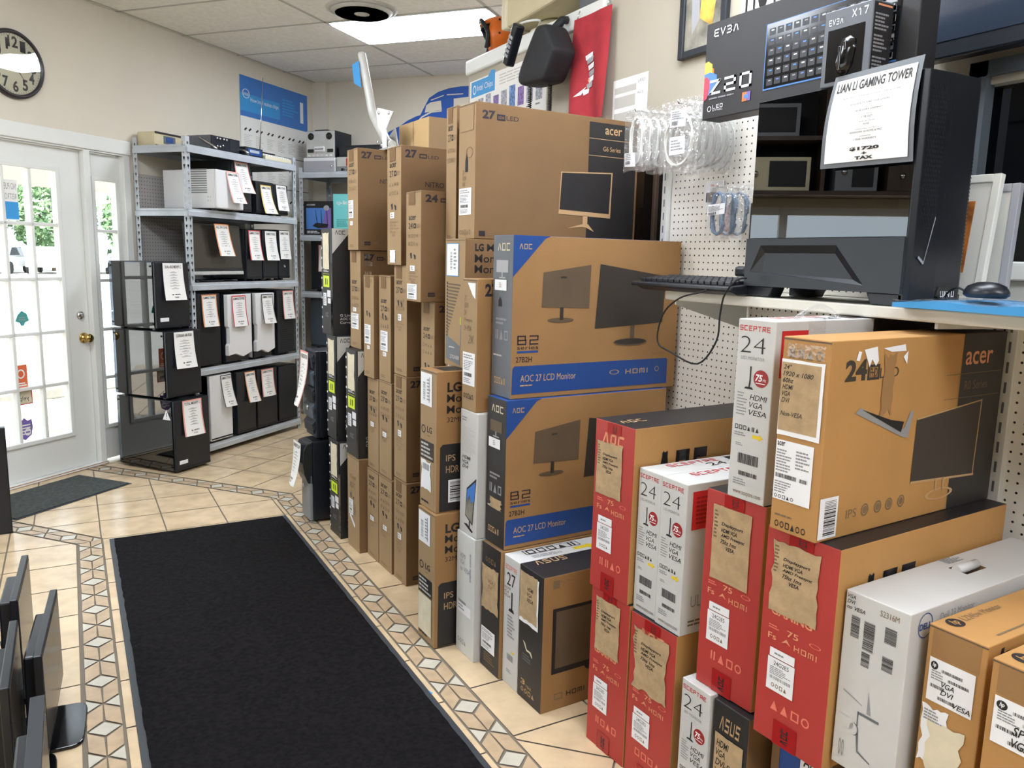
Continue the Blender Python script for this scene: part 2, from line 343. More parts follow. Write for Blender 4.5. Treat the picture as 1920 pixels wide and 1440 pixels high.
def grid(zone, o, u, p, m='tile'):
    """square tiles of pitch p, one corner at o, rows along u"""
    u = Vector(u).normalized(); v = Vector((-u.y, u.x)); o = Vector(o)
    c = [((Vector(z)-o).dot(u)/p, (Vector(z)-o).dot(v)/p) for z in zone]
    for i in range(math.floor(min(q[0] for q in c)), math.ceil(max(q[0] for q in c))):
        for j in range(math.floor(min(q[1] for q in c)), math.ceil(max(q[1] for q in c))):
            put([tuple(o+u*((i+a)*p+(-G/2 if a else G/2))+v*((j+b)*p+(-G/2 if b else G/2))) for a, b in ((0, 0), (1, 0), (1, 1), (0, 1))], zone, m)
TP = .3145
n2 = (-.64571, .76358)                                  # the bands bend 45 degrees towards the door
CL, CR = (.078, 4.485), (1.035, 4.80)
ext = lambda p, k: (p[0]+n2[0]*k, p[1]+n2[1]*k)
grid([(.078, -1.5), (1.035, -1.5), CR, CL], (.07, 4.475), (1, 0), TP)
grid([CL, CR, ext(CR, 2.2), ext(CL, 2.2)], (.07, 4.475), (1, 0), TP)
BR = (1.150, 4.86); grid([(1.150, 1.975), (4.2, 1.975), (4.2, 4.86), BR], (1.150, 3.253), (1, 0), TP)
grid([(1.150, -3), (4.2, -3), (4.2, 1.975), (1.150, 1.975)], (1.150, 1.975), (1, 1), TP)
grid([BR, (4.2, 4.86), (4.2, 9), ext(BR, 5.42)], (1.150, 4.86), (.76358, .64571), TP)
BL = (-.043, 4.43); grid([(-5, -3), (-.043, -3), BL, (-5, 4.43)], (-.043, 4.465), (1, 0), .305)
grid([BL, ext(BL, 3), (-5, 7), (-5, 4.43)], (-.043, 4.465), (1, 0), .305)
def band(zone, o, along, k0, k1, P=.3185):
    """mosaic border of pale lozenges and tan cubes: o is the middle of a lozenge"""
    y = Vector(along).normalized(); x = Vector((y.y, -y.x)); o = Vector(o); h = .052; g = .0042
    def q(pts, m):
        cx = sum(p[0] for p in pts)/len(pts); cy = sum(p[1] for p in pts)/len(pts); Q = []
        for a, b in pts:
            d = math.hypot(a-cx, b-cy); f = max(0, 1-g*1.5/d); Q.append(tuple(o+x*(cx+(a-cx)*f)+y*(cy+(b-cy)*f)))
        put(Q, zone, m)
    for k in range(k0, k1):
        c = k*P; H = P/2
        q([(-h, c), (0, c-.046), (h, c), (0, c+.046)], 'tile_pale')
        for s in (-1, 1):
            q([(s*h, c), (0, c+.046), (0, c+H), (s*h, c+H-.043)], 'tile_mid'); q([(s*h, c), (0, c-.046), (0, c-H), (s*h, c-H+.043)], 'tile_mid')
            q([(s*h, c+H-.043), (s*.002, c+H), (s*h, c+H+.043)], 'tile_pale')
band([(1.038, -1.5), (1.147, -1.5), (1.147, 4.86), (1.038, 4.80)], (1.0925, 3.805), (0, 1), -17, 4)
band([(1.038, 4.80), (1.147, 4.86), ext((1.147, 4.86), 3.1), ext((1.038, 4.80), 3.1)], (1.0925-.2*.6457, 4.83+.2*.7636), n2, -1, 10)
band([(-.040, -1.5), (.075, -1.5), (.075, 4.485), (-.040, 4.43)], (.0185, 2.934), (0, 1), -14, 6)
band([(-.040, 4.43), (.075, 4.485), ext((.075, 4.485), 3), ext((-.040, 4.43), 3)], (.0175-.15*.6457, 4.457+.15*.7636), n2, -1, 10)
struct(fb.build('floor'))
# ------------------------------------------------------------------ shell
def dwbox(mb, s0, s1, t0, t1, z0, z1, m, bevel=0):      # box in the door wall frame, local: x = s, y = -t
    mb.box((s0, -t1, z0), (s1, -t0, z1), m, bevel)
def dwobj(mb, name, parent=None): return mb.build(name, parent, None if parent else A0, 0 if parent else TH)
ZC = 3.09; ZW = ZC+.11
w = MB()
for a in [(-9.0, -7.4, 0, ZW), (-7.4, -1.25, 0, .55), (-7.4, -1.25, 1.95, ZW), (-1.25, -.97, 0, ZW), (-.97, .36, 2.14, ZW), (.36, 2.65, 0, ZW)]:
    dwbox(w, a[0], a[1], -.14, 0, a[2], a[3], 'wall_paint')
struct(dwobj(w, 'wall_front'))
w = MB(); w.box((2.65, -9, 0), (2.79, .14, ZW), 'wall_paint'); w.box((2.60, -.16, 0), (2.65, -.001, ZC), 'wall_paint'); struct(dwobj(w, 'wall_back'))
w = MB(); w.box((-9.14, -9, 0), (-9.0, .14, ZW), 'wall_paint'); struct(dwobj(w, 'wall_left'))
w = MB(); w.box((-9.0, -9.14, 0), (2.65, -9.0, ZW), 'wall_paint'); struct(dwobj(w, 'wall_rear'))
w = MB()                                                 # full wall behind the peg boards, a window hole at its near end
w.box((2.2, 1.36, 0), (2.32, 3.10, ZC), 'wall_white'); w.box((2.2, -4, 0), (2.32, .35, ZC), 'wall_white'); w.box((2.2, .35, 0), (2.32, 1.36, 1.52), 'wall_white'); w.box((2.2, .35, 1.99), (2.32, 1.36, ZC), 'wall_white')
struct(w.build('wall_right'))
w = MB(); w.box((2.2, 3.10, 0), (2.75, 4.56, 2.60), 'wall_white'); struct(w.build('wall_partition'))
w = MB(); w.box((2.18, 3.125, 2.585), (2.77, 4.575, 2.672), 'trim_white', .012)
w.lathe([(.013, 0), (.013, .006), (.008, .009), (.0, .009)], 'chrome', 14, Matrix.Translation((2.18, 3.47, 2.63)) @ Matrix.Rotation(R(-90), 4, 'Y'))
struct(w.build('trim_1'))
# ceiling: tiles and runners, the lamp cells left open
cb = MB(); lamps = [(.955, 1.255), (-2.10, 3.695), (-4.54, 4.915), (-2.10, 6.135), (-5.15, 1.255), (-2.10, 1.255), (-5.15, 6.135)]  # first panel is in view, the others are added for their light
s = .955-.61*16
while s < 2.65:
    t = 1.255-1.22*2
    while t < 9:
        s0, s1, t0, t1 = max(s, -9), min(s+.61, 2.65), max(t, 0), min(t+1.22, 9)
        if s1 > s0 and t1 > t0 and not any(abs(s-a) < .05 and abs(t-b) < .05 for a, b in lamps):
            dwbox(cb, s0+.005, s1-.005, t0+.005, t1-.005, ZC, ZC+.02, 'ceiling_tile')
        t += 1.22
    s += .61
dwbox(cb, -9, 2.65, 0, 9, ZC+.08, ZC+.1, 'ceiling_tile')
s = .955-.61*16
while s < 2.65:
    if s > -9: dwbox(cb, s-.012, s+.012, 0, 9, ZC-.002, ZC+.012, 'grid_white')
    s += .61
t = 1.255-1.22
while t < 9:
    dwbox(cb, -9, 2.65, t-.012, t+.012, ZC-.002, ZC+.012, 'grid_white'); t += 1.22
struct(dwobj(cb, 'ceiling'))
for i, (s, t) in enumerate(lamps):
    r = empty('ceiling_light', DW(s+.305, t+.61, ZC), TH, 'flush white fluorescent panel glowing in the tiled ceiling' if i == 0 else 'fluorescent panel added in the unseen ceiling to brighten the room', 'ceiling light', 'ceiling light panels')
    m = MB(); q = .014 if i == 0 else .11; m.prism([(-.28, 0), (-.25, -q), (.25, -q), (.28, 0)], 1, -.585, .585, 'light_panel'); m.build('diffuser', r)  # unseen panels get deeper diffusers to brighten ceiling and walls
    m = MB()
    for a in [((-.303, -.608), (-.285, .608)), ((.285, -.608), (.303, .608)), ((-.285, -.608), (.285, -.59)), ((-.285, .59), (.285, .608))]: m.box((*a[0], -.006), (*a[1], .03), 'grid_white')
    m.build('frame', r)
r = empty('ceiling_vent', onv := DW(.78, 1.66, ZC), TH, 'round white ceiling air vent at the top edge, left of the light panel', 'vent')
m = MB(); m.lathe([(.02, -.035), (.05, -.03), (.055, -.024), (.02, -.02)], 'grid_white', 28)
for a, b in ((.075, .105), (.125, .155), (.175, .20)): m.lathe([(a, -.03), (b, -.016), (b, -.012), (a, -.024), (a, -.03)], 'grid_white', 32)
m.lathe([(.215, -.012), (.235, -.002), (.235, .0), (.21, .0), (.21, -.008)], 'grid_white', 32); m.build('louvre', r)
m = MB(); m.lathe([(.212, -.006), (.212, -.001)], 'lens_grey', 28); m.build('throat', r)
# door, sidelight and trim (local frame of the door wall)
def local(name, label=None, cat=None, group=None, s=0, t=0, z=0, rz=0): return empty(name, DW(s, t, z), TH+rz, label, cat, group)
m = MB()
dwbox(m, -.97, -.92, -.10, .012, 0, 2.14, 'trim_white', .003); dwbox(m, .004, .052, -.10, .012, 0, 2.14, 'trim_white', .003); dwbox(m, .33, .385, -.10, .012, 0, 2.14, 'trim_white', .003)
dwbox(m, -.97, .385, -.10, .010, 2.136, 2.16, 'trim_white'); dwbox(m, -1.03, .39, 0, .022, 2.145, 2.24, 'trim_white', .006); dwbox(m, -1.03, -.95, .001, .02, 0, 2.15, 'trim_white', .005)
dwbox(m, -.95, .06, -.12, .02, 0, .018, 'wood', .004)
struct(dwobj(m, 'trim_2'))
door = struct(local('door_1', 'white half-glazed entrance door with fifteen panes', 'door'))
def glazed(root, s0, s1, z0, z1, S0, S1, Z0, Z1, nc, nr, th=.044):
    m = MB(); y0, y1 = .03, .03+th
    for a in [(S0, s0, Z0, Z1), (s1, S1, Z0, Z1), (s0, s1, Z0, z0), (s0, s1, z1, Z1)]: m.box((a[0], y0, a[2]), (a[1], y1, a[3]), 'trim_white')
    m.build('slab', root)
    m = MB(); b = .022
    for a in [(s0-b, s0+.006, z0-b, z1+b), (s1-.006, s1+b, z0-b, z1+b), (s0, s1, z0-b, z0+.006), (s0, s1, z1-.006, z1+b)]: m.box((a[0], y0-.012, a[2]), (a[1], y0, a[3]), 'trim_white', .004)
    for i in range(1, nc): x = s0+(s1-s0)*i/nc; m.box((x-.011, y0-.006, z0), (x+.011, y1+.004, z1), 'trim_white', .004)
    for i in range(1, nr): z = z0+(z1-z0)*i/nr; m.box((s0, y0-.006, z-.011), (s1, y1+.004, z+.011), 'trim_white', .004)
    m.build('muntin_grid', root)
    m = MB(); m.face([(s0, .055, z0), (s1, .055, z0), (s1, .055, z1), (s0, .055, z1)], 'window_glass'); m.build('pane', root)
glazed(door, -.735, -.185, .262, 1.985, -.918, 0, .02, 2.13, 3, 5)
win = struct(local('window_1', 'narrow sidelight window of five panes right of the door', 'window'))
glazed(win, .105, .285, .262, 1.955, .053, .33, .02, 2.13, 1, 5)
m = MB(); m.lathe([(.034, 0), (.036, .006), (.030, .010), (.014, .014), (.012, .032), (.026, .042), (.030, .056), (.026, .066), (.0, .070)], 'brass', 24, Matrix.Translation((-.048, .03, .895)) @ Matrix.Rotation(R(90), 4, 'X')); m.build('door_knob', door)
m = MB(); m.lathe([(.030, 0), (.030, .006), (.022, .016), (.0, .017)], 'chrome', 22, Matrix.Translation((-.062, .03, 1.048)) @ Matrix.Rotation(R(90), 4, 'X')); m.box((-.066, .002, 1.032), (-.058, .014, 1.064), 'chrome', .002); m.build('deadbolt', door)
# stickers on the glass, read from behind
def sticker(name, s0, s1, z0, z1, fn):
    m = MB(); P = Print(m, lambda a, b, e: Vector((s0+(s1-s0)*a, .0535-e, z0+(z1-z0)*b))); fn(P); m.build(name, door)
def _a(P):
    P.rect(.0, 0, 1, .46, 'blue_light'); P.rect(0, .46, 1, 1, 'paper', 0); P.rect(0, .0, 1, .03, 'paper', 1)
    P.text('NO PUBLIC', .08, .76, .92, .92, 'sticker_grey', 2, mirror=True); P.text('RESTROOM', .08, .52, .92, .66, 'sticker_grey', 2, mirror=True)
sticker('restroom_notice', -.566, -.435, 1.655, 1.90, _a)
sticker('teal_decal', -.515, -.42, 1.00, 1.10, lambda P: (P.poly([(0, .35), (.2, .75), (.5, 1), (.85, .8), (1, .35), (.7, .25), (.6, .05), (.4, .05), (.3, .25)], 'sticker_teal'), P.rect(.25, .4, .75, .46, 'sticker_grey', 1), P.rect(.3, .55, .7, .6, 'sticker_grey', 1)))
sticker('orange_decal', -.547, -.460, .61, .76, lambda P: (P.rect(0, 0, 1, 1, 'sticker_orange'), P.ring(.5, .62, .3, .2, .3, 'paper', 1), P.rect(.1, .1, .9, .16, 'paper', 1), P.rect(.2, .2, .8, .25, 'paper', 1)))
sticker('review_decal', -.552, -.436, .505, .595, lambda P: (P.rect(0, 0, 1, 1, 'cream'), P.text('yelp', .22, .2, .8, .62, 'ink', 1, mirror=True), P.frame(0, 0, 1, 1, .05, .07, 'paper_red', 1)))
sticker('badge_decal', -.562, -.448, .275, .42, lambda P: (P.poly([(.05, .9), (.3, .86), (.5, 1), (.7, .86), (.95, .9), (1, .55), (.9, .2), (.5, 0), (.1, .2), (0, .55)], 'sticker_purple'), [P.rect(.15, .25+.13*i, .85, .31+.13*i, 'paper', 1) for i in range(4)], P.ring(.68, .35, .2, .16, .35, 'paper', 2)))
# shop windows further along the same wall (outside the picture, daylight comes in)
win = struct(local('window_2', 'row of shop windows left of the door', 'window'))
m = MB(); x = -7.4
for i in range(7):
    m.box((x-.03, 0, .55), (x+.03, .10, 1.95), 'trim_white'); x += 6.15/6
for z in (.58, 1.02, 1.48, 1.92): m.box((-7.4, .01, z-.03), (-1.25, .09, z+.03), 'trim_white')
m.build('frame', win)
m = MB(); m.face([(-7.4, .05, .55), (-1.25, .05, .55), (-1.25, .05, 1.95), (-7.4, .05, 1.95)], 'window_glass'); m.build('pane', win)
# dark window in the right wall
win = struct(empty('window_3', (2.2, .85, 1.52), 0, 'dark window with white sill beyond the gaming tower', 'window'))
m = MB(); m.box((-.035, -.56, -.05), (.10, .58, .0), 'trim_white', .005); m.box((-.015, -.56, -.11), (.0, .56, -.05), 'trim_white', .004); m.box((-.02, .48, 0), (.02, .53, .53), 'steel_dark'); m.box((-.02, -.5, .49), (.02, .53, .53), 'steel_dark'); m.build('frame', win)
m = MB(); m.box((.04, -.5, 0), (.05, .51, .51), 'dark_glass'); m.build('pane', win)
# ------------------------------------------------------------------ outside
m = MB(); m.face([DW(-60, -.14, -.10), DW(60, -.14, -.10), DW(60, -120, -.10), DW(-60, -120, -.10)], 'concrete'); o = struct(m.build('ground_outside'))
m = MB(); dwbox(m, -2.2, 4.0, -3.02, -2.88, -.10, .03, 'kerb', .02); o = dwobj(m, 'wheel_stop'); tag(o, 'grey concrete parking kerb outside the door', 'kerb')
r = local('porch', 'beige porch beam and post seen through the top panes', 'porch', s=0, t=-2.3, z=0)
m = MB(); m.box((-4, 0, 2.08), (6, .3, 2.5), 'wall_white'); m.build('beam', r)
m = MB(); m.box((2.62, .05, -.1), (2.76, .19, 2.08), 'trim_white', .005); m.build('post', r)
rnd = random.Random(5)
def tree(x, y, h, rad, n, label):
    r = empty('tree', (x, y, -.1), 0, label, 'tree', 'trees across the street')
    m = MB(); m.tube([(0, 0, 0), (.1, 0, h*.4), (0, .1, h*.75)], [.28, .2, .08], 'bark', 8)
    for k in range(4): a = k*1.7; m.tube([(0, 0, h*.4), (math.cos(a)*rad*.5, math.sin(a)*rad*.5, h*.65)], [.1, .04], 'bark', 6)
    m.build('trunk', r)
    m = MB()
    for i in range(n):
        a, b, q = rnd.uniform(0, 6.28), rnd.uniform(-1, 1), rnd.uniform(.45, 1)**.5
        c = Vector((math.cos(a)*math.sqrt(1-b*b)*rad*q, math.sin(a)*math.sqrt(1-b*b)*rad*q, h*.57+b*h*.41*q)); u = Vector((rnd.uniform(-1, 1), rnd.uniform(-1, 1), rnd.uniform(-1, 1))).normalized(); v = u.orthogonal().normalized(); s = rnd.uniform(.12, .26)
        m.face([c-u*s, c+v*s*.6, c+u*s, c-v*s*.6], rnd.choice(('leaf', 'leaf', 'leaf_dark')))
    m.build('foliage', r)
tree(-5.6, 60, 6.2, 2.4, 3000, 'leafy green tree across the street in the left door panes'); tree(-.7, 62, 6.6, 2.7, 3600, 'leafy green tree across the street in the right door panes'); tree(4.4, 60, 6.0, 2.4, 3000, 'leafy green tree across the street in the sidelight panes'); tree(9.6, 64, 5.8, 2.5, 900, 'leafy green tree across the street beyond the sidelight')
def car(x, y, rz, label, body):
    r = empty('parked_car', (x, y, -.1), rz, label, 'car', 'cars parked across the street')
    m = MB(); m.prism([(-2.2, .4), (-2.25, .85), (-1.5, 1.0), (1.6, 1.0), (2.2, .9), (2.25, .4)], 1, -.85, .85, body, .06); m.build('body', r)
    m = MB(); m.prism([(-1.3, 1.0), (-.7, 1.6), (.9, 1.62), (1.5, 1.0)], 1, -.75, .75, body, .05); m.build('cabin', r)
    m = MB(); m.prism([(-1.05, 1.06), (-.62, 1.52), (.82, 1.54), (1.25, 1.06)], 1, -.77, .77, 'dark_glass'); m.build('side_glass', r)
    m = MB(); m.box((-2.3, -.8, .42), (-2.2, .8, .62), 'grey_plastic', .02); m.build('bumper', r)
    for a in (-1.4, 1.4):
        for b in (-.82, .82):
            m = MB(); m.lathe([(.33, -.11), (.36, -.06), (.36, .06), (.33, .11)], 'tyre', 18, Matrix.Translation((a, b, .36)) @ Matrix.Rotation(R(90), 4, 'X')); m.build('wheel', r)
car(-3.4, 56, R(75), 'white car parked across the street in the left door panes', 'car_white'); car(-1.0, 56.5, R(80), 'white car parked across the street in the right door panes', 'car_white'); car(1.6, 57.5, R(80), 'white car parked across the street by the sidelight', 'car_white')
# ------------------------------------------------------------------ monitor cartons
# x, y: near front corner; yaw; T: thickness along the aisle; H height; L depth; z: what it stands on
class Carton:
    def __init__(s, name, x, y, yaw, T, H, L, z, label, group=None, front='kraft_lit', wide='kraft', top='kraft', lip=True, cat='box', hole=None):  # default front paler than sides: lighting put into the kraft tones
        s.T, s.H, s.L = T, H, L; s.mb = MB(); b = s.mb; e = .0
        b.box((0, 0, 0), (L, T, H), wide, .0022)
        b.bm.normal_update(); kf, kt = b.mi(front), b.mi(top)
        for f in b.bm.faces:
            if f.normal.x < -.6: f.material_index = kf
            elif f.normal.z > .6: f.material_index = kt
        if hole:                                        # carrying slot let into the top
            x0, x1, y0, y1, d = hole
            tf = max((f for f in b.bm.faces if f.normal.z > .99), key=lambda f: f.calc_area()); zz = tf.verts[0].co.z
            bmesh.ops.delete(b.bm, geom=[tf], context='FACES_ONLY'); g = .0022
            xs, ys = [g, x0, x1, L-g], [g, y0, y1, T-g]
            for i in range(3):
                for j in range(3):
                    if i == j == 1: continue
                    b.face([(xs[i], ys[j], zz), (xs[i+1], ys[j], zz), (xs[i+1], ys[j+1], zz), (xs[i], ys[j+1], zz)], top)
            q = [(x0, y0), (x1, y0), (x1, y1), (x0, y1)]
            for i in range(4): p, r = q[i], q[(i+1) % 4]; b.face([(*p, zz), (*p, zz-d), (*r, zz-d), (*r, zz)], 'kraft')
            b.face([(*p, zz-d) for p in q], 'kraft')
        s.F = Print(b, lambda a, c, e: Vector((-e, T*(1-a), H*c)))
        s.W = Print(b, lambda a, c, e: Vector((L*a, -e, H*c)))
        s.U = Print(b, lambda a, c, e: Vector((L*a, T*c, H+e)))
        if lip:                                         # flap lines of the carton end
            s.F.rect(.0, .985, 1, .992, 'print_brown' if 'kraft' in front else front, 0)
        s.args = (name, (x, y, z), R(yaw), label, cat, group); s.kids = []
    def sub(s, name, face, fn, label=None):
        """a sticker, tape or paper patch of its own"""
        m = MB(); T, H, L = s.T, s.H, s.L
        sf = {'F': lambda a, c, e: Vector((-e-.0012, T*(1-a), H*c)), 'W': lambda a, c, e: Vector((L*a, -e-.0012, H*c)), 'U': lambda a, c, e: Vector((L*a, T*c, H+e+.0012))}[face]
        fn(Print(m, sf)); s.kids.append((name, m, label))
    def done(s):
        n, loc, rz, label, cat, group = s.args; o = s.mb.build(n, None, loc, rz); tag(o, label, cat, group)
        for nm, m, lb in s.kids:
            c = m.build(nm, o)
            if lb: c['label'] = lb
        return o
def ship(P, a0, b0, a1, b1, seed=1, head=True):
    P.rect(a0, b0, a1, b1, 'label_white', 0); w, h = a1-a0, b1-b0
    if head: P.rows(a0+.06*w, b0+.80*h, a0+.9*w, b0+.95*h, 2, 'grey_print', 1, seed)
    P.rows(a0+.08*w, b0+.45*h, a0+.92*w, b0+.76*h, 6, 'grey_print', 1, seed+1); P.bars(a0+.12*w, b0+.27*h, a0+.75*w, b0+.38*h, 'ink', 24, 1, seed); P.rows(a0+.08*w, b0+.06*h, a0+.9*w, b0+.22*h, 3, 'grey_print', 1, seed+2)
def acer_front(F, size='27', seed=1, hole=.54, logo=.865):
    F.text('acer', .2, logo-.037, .68, logo, 'ink', 1, bold=.012); F.text(size, .18, logo-.115, .46, logo-.062, 'ink', 1); F.frame(.52, logo-.112, .68, logo-.068, .04, .012, 'ink', 1); F.text('LED', .71, logo-.108, .92, logo-.075, 'ink_soft', 1)
    F.icons(.14, logo-.195, .86, logo-.165, 4, 'ink_soft', 1, seed); F.icons(.14, logo-.27, .86, logo-.235, 4, 'ink_soft', 1, seed+3)
    if hole: F.poly([(.28, hole+.02), (.4, hole+.028), (.42, hole-.02), (.34, hole-.03)], 'dark_inside', 1); F.poly([(.52, hole+.015), (.66, hole+.005), (.68, hole-.03), (.6, hole-.035)], 'dark_inside', 1)
def acer_wide(W, size='27', nitro=True):
    W.text(size, .028, .90, .108, .968, 'ink_purple', 1, bold=.04); W.frame(.125, .903, .178, .94, .007, .010, 'ink_purple', 1); W.text('LED', .185, .905, .262, .932, 'ink_purple', 1); W.rows(.125, .95, .25, .962, 1, 'ink_soft', 1)
    if nitro: W.text('NITRO', .168, .668, .30, .712, 'ink_purple', 1, bold=.005)
    W.rect(.047, .05, .093, .088, 'ink_purple', 1); W.text('HDMI', .052, .058, .088, .076, 'kraft', 2); W.rows(.115, .052, .19, .085, 2, 'ink_soft', 1); W.icons(.21, .05, .30, .088, 3, 'ink_soft', 1)
def acer(key, x, y, yaw, T, H, L, z, label, size='27', seed=1, hand=None, lab=None, small=None, hole=.54, tape='top', wide=True, nitro=True, group='kraft monitor cartons stacked along the aisle', logo=.865):
    c = Carton('monitor_carton', x, y, yaw, T, H, L, z, label, 'kraft monitor cartons stacked along the aisle')
    acer_front(c.F, size, seed, hole, logo)
    if wide: acer_wide(c.W, size, nitro)
    if hand: c.F.hand(hand, .2, hole-.26 if hole else .3, .85, hole-.12 if hole else .5, 'ink_soft', 2, .0)
    if tape: c.sub('tape', 'F', lambda P: (P.rect(.2, .88, .62, .995, 'kraft', 0)))
    if lab: c.sub('shipping_label', 'F', lambda P: ship(P, *lab, seed))
    if small: c.sub('sticker', 'F', lambda P: (P.rect(*small, 'label_white', 0), P.rows(small[0]+.05, small[1]+.008, small[2]-.05, small[3]-.008, 2, 'grey_print', 1)))
    c.F.rows(.2, .03, .75, .06, 2, 'ink_soft', 1, seed+5)
    return c.done()
HND = ['Displayport', 'HDMI VGA', 'AMD Freesync', '75hz 1ms', '   VESA']
def gline(x, y, yaw, T, H, L, z, label, stud=True):
    c = Carton('monitor_carton', x, y, yaw, T, H, L, z, label, 'black curved monitor cartons', 'black_card', 'black_card', 'black_card', lip=False)
    W, F = c.W, c.F
    W.poly([(0, 1), (.27, 1), (.24, .976), (.124, .945), (.0, .766)], 'pale_print', 1); W.logo('AOC', .024, .945, .102, .982, 'ink', 2)
    for i, t in enumerate(('G Line', 'AOC Curved', 'Curved Monitor')): W.text(t, .056, .180-.034*i, .056+.016*len(t), .204-.034*i, 'pale_print', 1, bold=.01)
    F.rect(.84, 0, 1, 1, 'black_gloss', 0)
    for i in range(10): F.disc(.04, .06+.095*i, .045, .012, 'label_white', 1, 10)
    F.logo('AOC', .32, .17, .62, .21, 'grey_print', 1, bold=.02)
    c.sub('torn_paper', 'F', lambda P: P.jag(.16, .62, .74, .965, 'cream', 0, int(y*100), .06))
    F.rows(.2, .595, .7, .615, 2, 'label_white', 1, 4)
    def grn(P):
        P.rect(.16, .445, .78, .585, 'lime', 0); P.frame(.16, .445, .78, .585, .03, .006, 'ink', 1); P.rect(.2, .56, .74, .575, 'ink', 1)
        for k in (.38, .52): P.rect(k, .475, k+.06, .535, 'ink', 1)
    c.sub('handling_sticker', 'F', grn, 'yellow green handling sticker')
    c.sub('shipping_label', 'F', lambda P: (P.rect(.17, .275, .46, .395, 'label_white'), P.rect(.53, .36, .84, .425, 'label_white'), P.rect(.58, .30, .84, .35, 'label_white'), P.rows(.2, .285, .43, .385, 6, 'grey_print', 1)))
    return c.done()
# -- columns from the far end of the aisle
gline(1.185, 3.94, 1.9, .176, .522, .68, 0, 'black monitor carton on the floor, lowest of the black stack')
gline(1.190, 3.986, 2.0, .172, .553, .68, .522, 'black monitor carton in the middle of the three-high black stack')
gline(1.189, 4.05, 1.9, .18, .552, .68, 1.075, 'black monitor carton topmost of the three-high black stack, below the teal boxes')
B1 = Carton('monitor_carton', 1.208, 3.70, 1.9, .170, .487, .60, 0, 'plain kraft carton on the floor under a black carton with a lime sticker', 'kraft monitor cartons stacked along the aisle')
B1.F.text('aGent', .2, .76, .75, .81, 'ink_soft', 1); B1.F.text('X27C', .2, .66, .7, .72, 'ink_soft', 1); B1.F.poly([(.25, .58), (.32, .62), (.36, .56), (.3, .54)], 'dark_inside', 1); B1.F.poly([(.5, .57), (.58, .57), (.56, .53)], 'dark_inside', 1)
B1.sub('shipping_label', 'F', lambda P: (ship(P, .14, .36, .5, .53, 2), P.poly([(.2, .34), (.26, .37), (.68, .27), (.62, .24)], 'label_white'))); B1.F.rows(.55, .38, .8, .5, 6, 'ink_soft', 1); B1.done()
gline(1.213, 3.719, 2.0, .176, .542, .68, .487, 'black monitor carton with lime sticker standing on a plain kraft carton')
acer('B3', 1.255, 3.797, 1.8, .150, .488, .68, 1.029, 'kraft 27 inch carton directly under the leftmost top carton', seed=2, hole=0, lab=(.12, .2, .82, .36), small=(.3, .38, .6, .42), logo=.70)
acer('B4', 1.242, 3.790, 1.8, .146, .485, .68, 1.519, 'kraft 27 inch carton at the top left of the stacks, under the curved arm', seed=3, hole=0, lab=(.12, .32, .6, .5), small=(.26, .25, .52, .29), hand=None)
acer('C1', 1.252, 3.542, 1.8, .148, .454, .68, 0, 'narrow kraft carton on the floor, left of a twin', seed=4, small=(.3, .43, .62, .48), hand=HND, hole=.62, wide=False, logo=.93, tape=None)
acer('C2', 1.259, 3.376, 1.9, .163, .456, .68, 0, 'narrow kraft carton on the floor, right of a twin', seed=5, small=(.35, .43, .65, .48), hand=HND, hole=.6, logo=.92, tape=None)
acer('C3', 1.260, 3.556, 1.9, .144, .456, .68, .455, 'narrow kraft carton on second level, left of a twin', seed=6, small=(.3, .47, .6, .52), hand=HND, hole=.66, wide=False, logo=.86, tape=None)
acer('C4', 1.266, 3.396, 1.8, .155, .457, .68, .457, 'narrow kraft carton on second level, right of a twin', seed=7, small=(.32, .42, .62, .47), hand=HND, hole=.62, logo=.9, tape=None)
acer('C5', 1.246, 3.578, 1.8, .134, .490, .66, .912, 'narrow kraft carton on third level, open at its side, left of a twin', seed=8, small=(.36, .28, .62, .315), hole=.63, lab=(.12, .33, .72, .52), logo=1.2, tape='top', wide=False)
acer('C6', 1.268, 3.412, 1.8, .142, .490, .66, .915, 'narrow kraft carton on third level, right of a twin', seed=9, small=(.36, .24, .66, .28), hole=.62, lab=(.16, .29, .78, .48), logo=.78)
acer('D1', 1.270, 3.219, 1.8, .145, .485, .68, 0, 'kraft 27 inch carton on the floor, right of the narrow twins', seed=10, small=(.35, .42, .62, .48), hand=HND, hole=.54)
acer('D2', 1.274, 3.232, 1.8, .141, .480, .68, .486, 'kraft 27 inch carton second from the floor right of the narrow twins', seed=11, small=(.36, .42, .62, .48), hand=HND, hole=.54)
acer('D3', 1.281, 3.246, 1.8, .143, .488, .68, .967, 'kraft 27 inch carton third from the floor right of the narrow twins', seed=12, small=(.34, .5, .6, .56), hand=HND, hole=.66, nitro=False)
D4 = acer('D4', 1.267, 3.280, 1.9, .155, .508, .68, 1.456, 'tall kraft 27 inch carton with clear tape at its base, topmost of its stack', seed=13, small=(.24, .40, .54, .45), hand=HND, hole=.5)
m = MB(); P = Print(m, lambda a, c, e: Vector((-e-.0016, .155*(1-a), .508*c))); P.jag(.22, .02, .62, .13, 'label_white', 0, 5, .08); m.build('clear_tape', D4)
for z, h in ((0, .449), (.45, .449)): acer('Eh', 1.31, 2.985, 1.8, .128, h, .66, z, 'kraft carton hidden behind others, %s' % ('on the floor' if z == 0 else 'one level up'), '24', wide=False, tape=None)
acer('E2', 1.297, 2.979, 1.8, .132, .412, .68, .90, 'kraft 24 inch carton seen in the gap behind the carton with the dark hand hole', '24', seed=14, hole=.35, logo=.74, nitro=False)
acer('E1', 1.235, 2.979, 1.8, .148, .442, .68, 1.313, 'kraft 24 inch carton jutting out with a dark hand hole below the 24', '24', seed=15, small=(.3, .28, .62, .33), lab=(.1, .02, .76, .16), hole=.42, hand=HND, nitro=False, logo=.78)
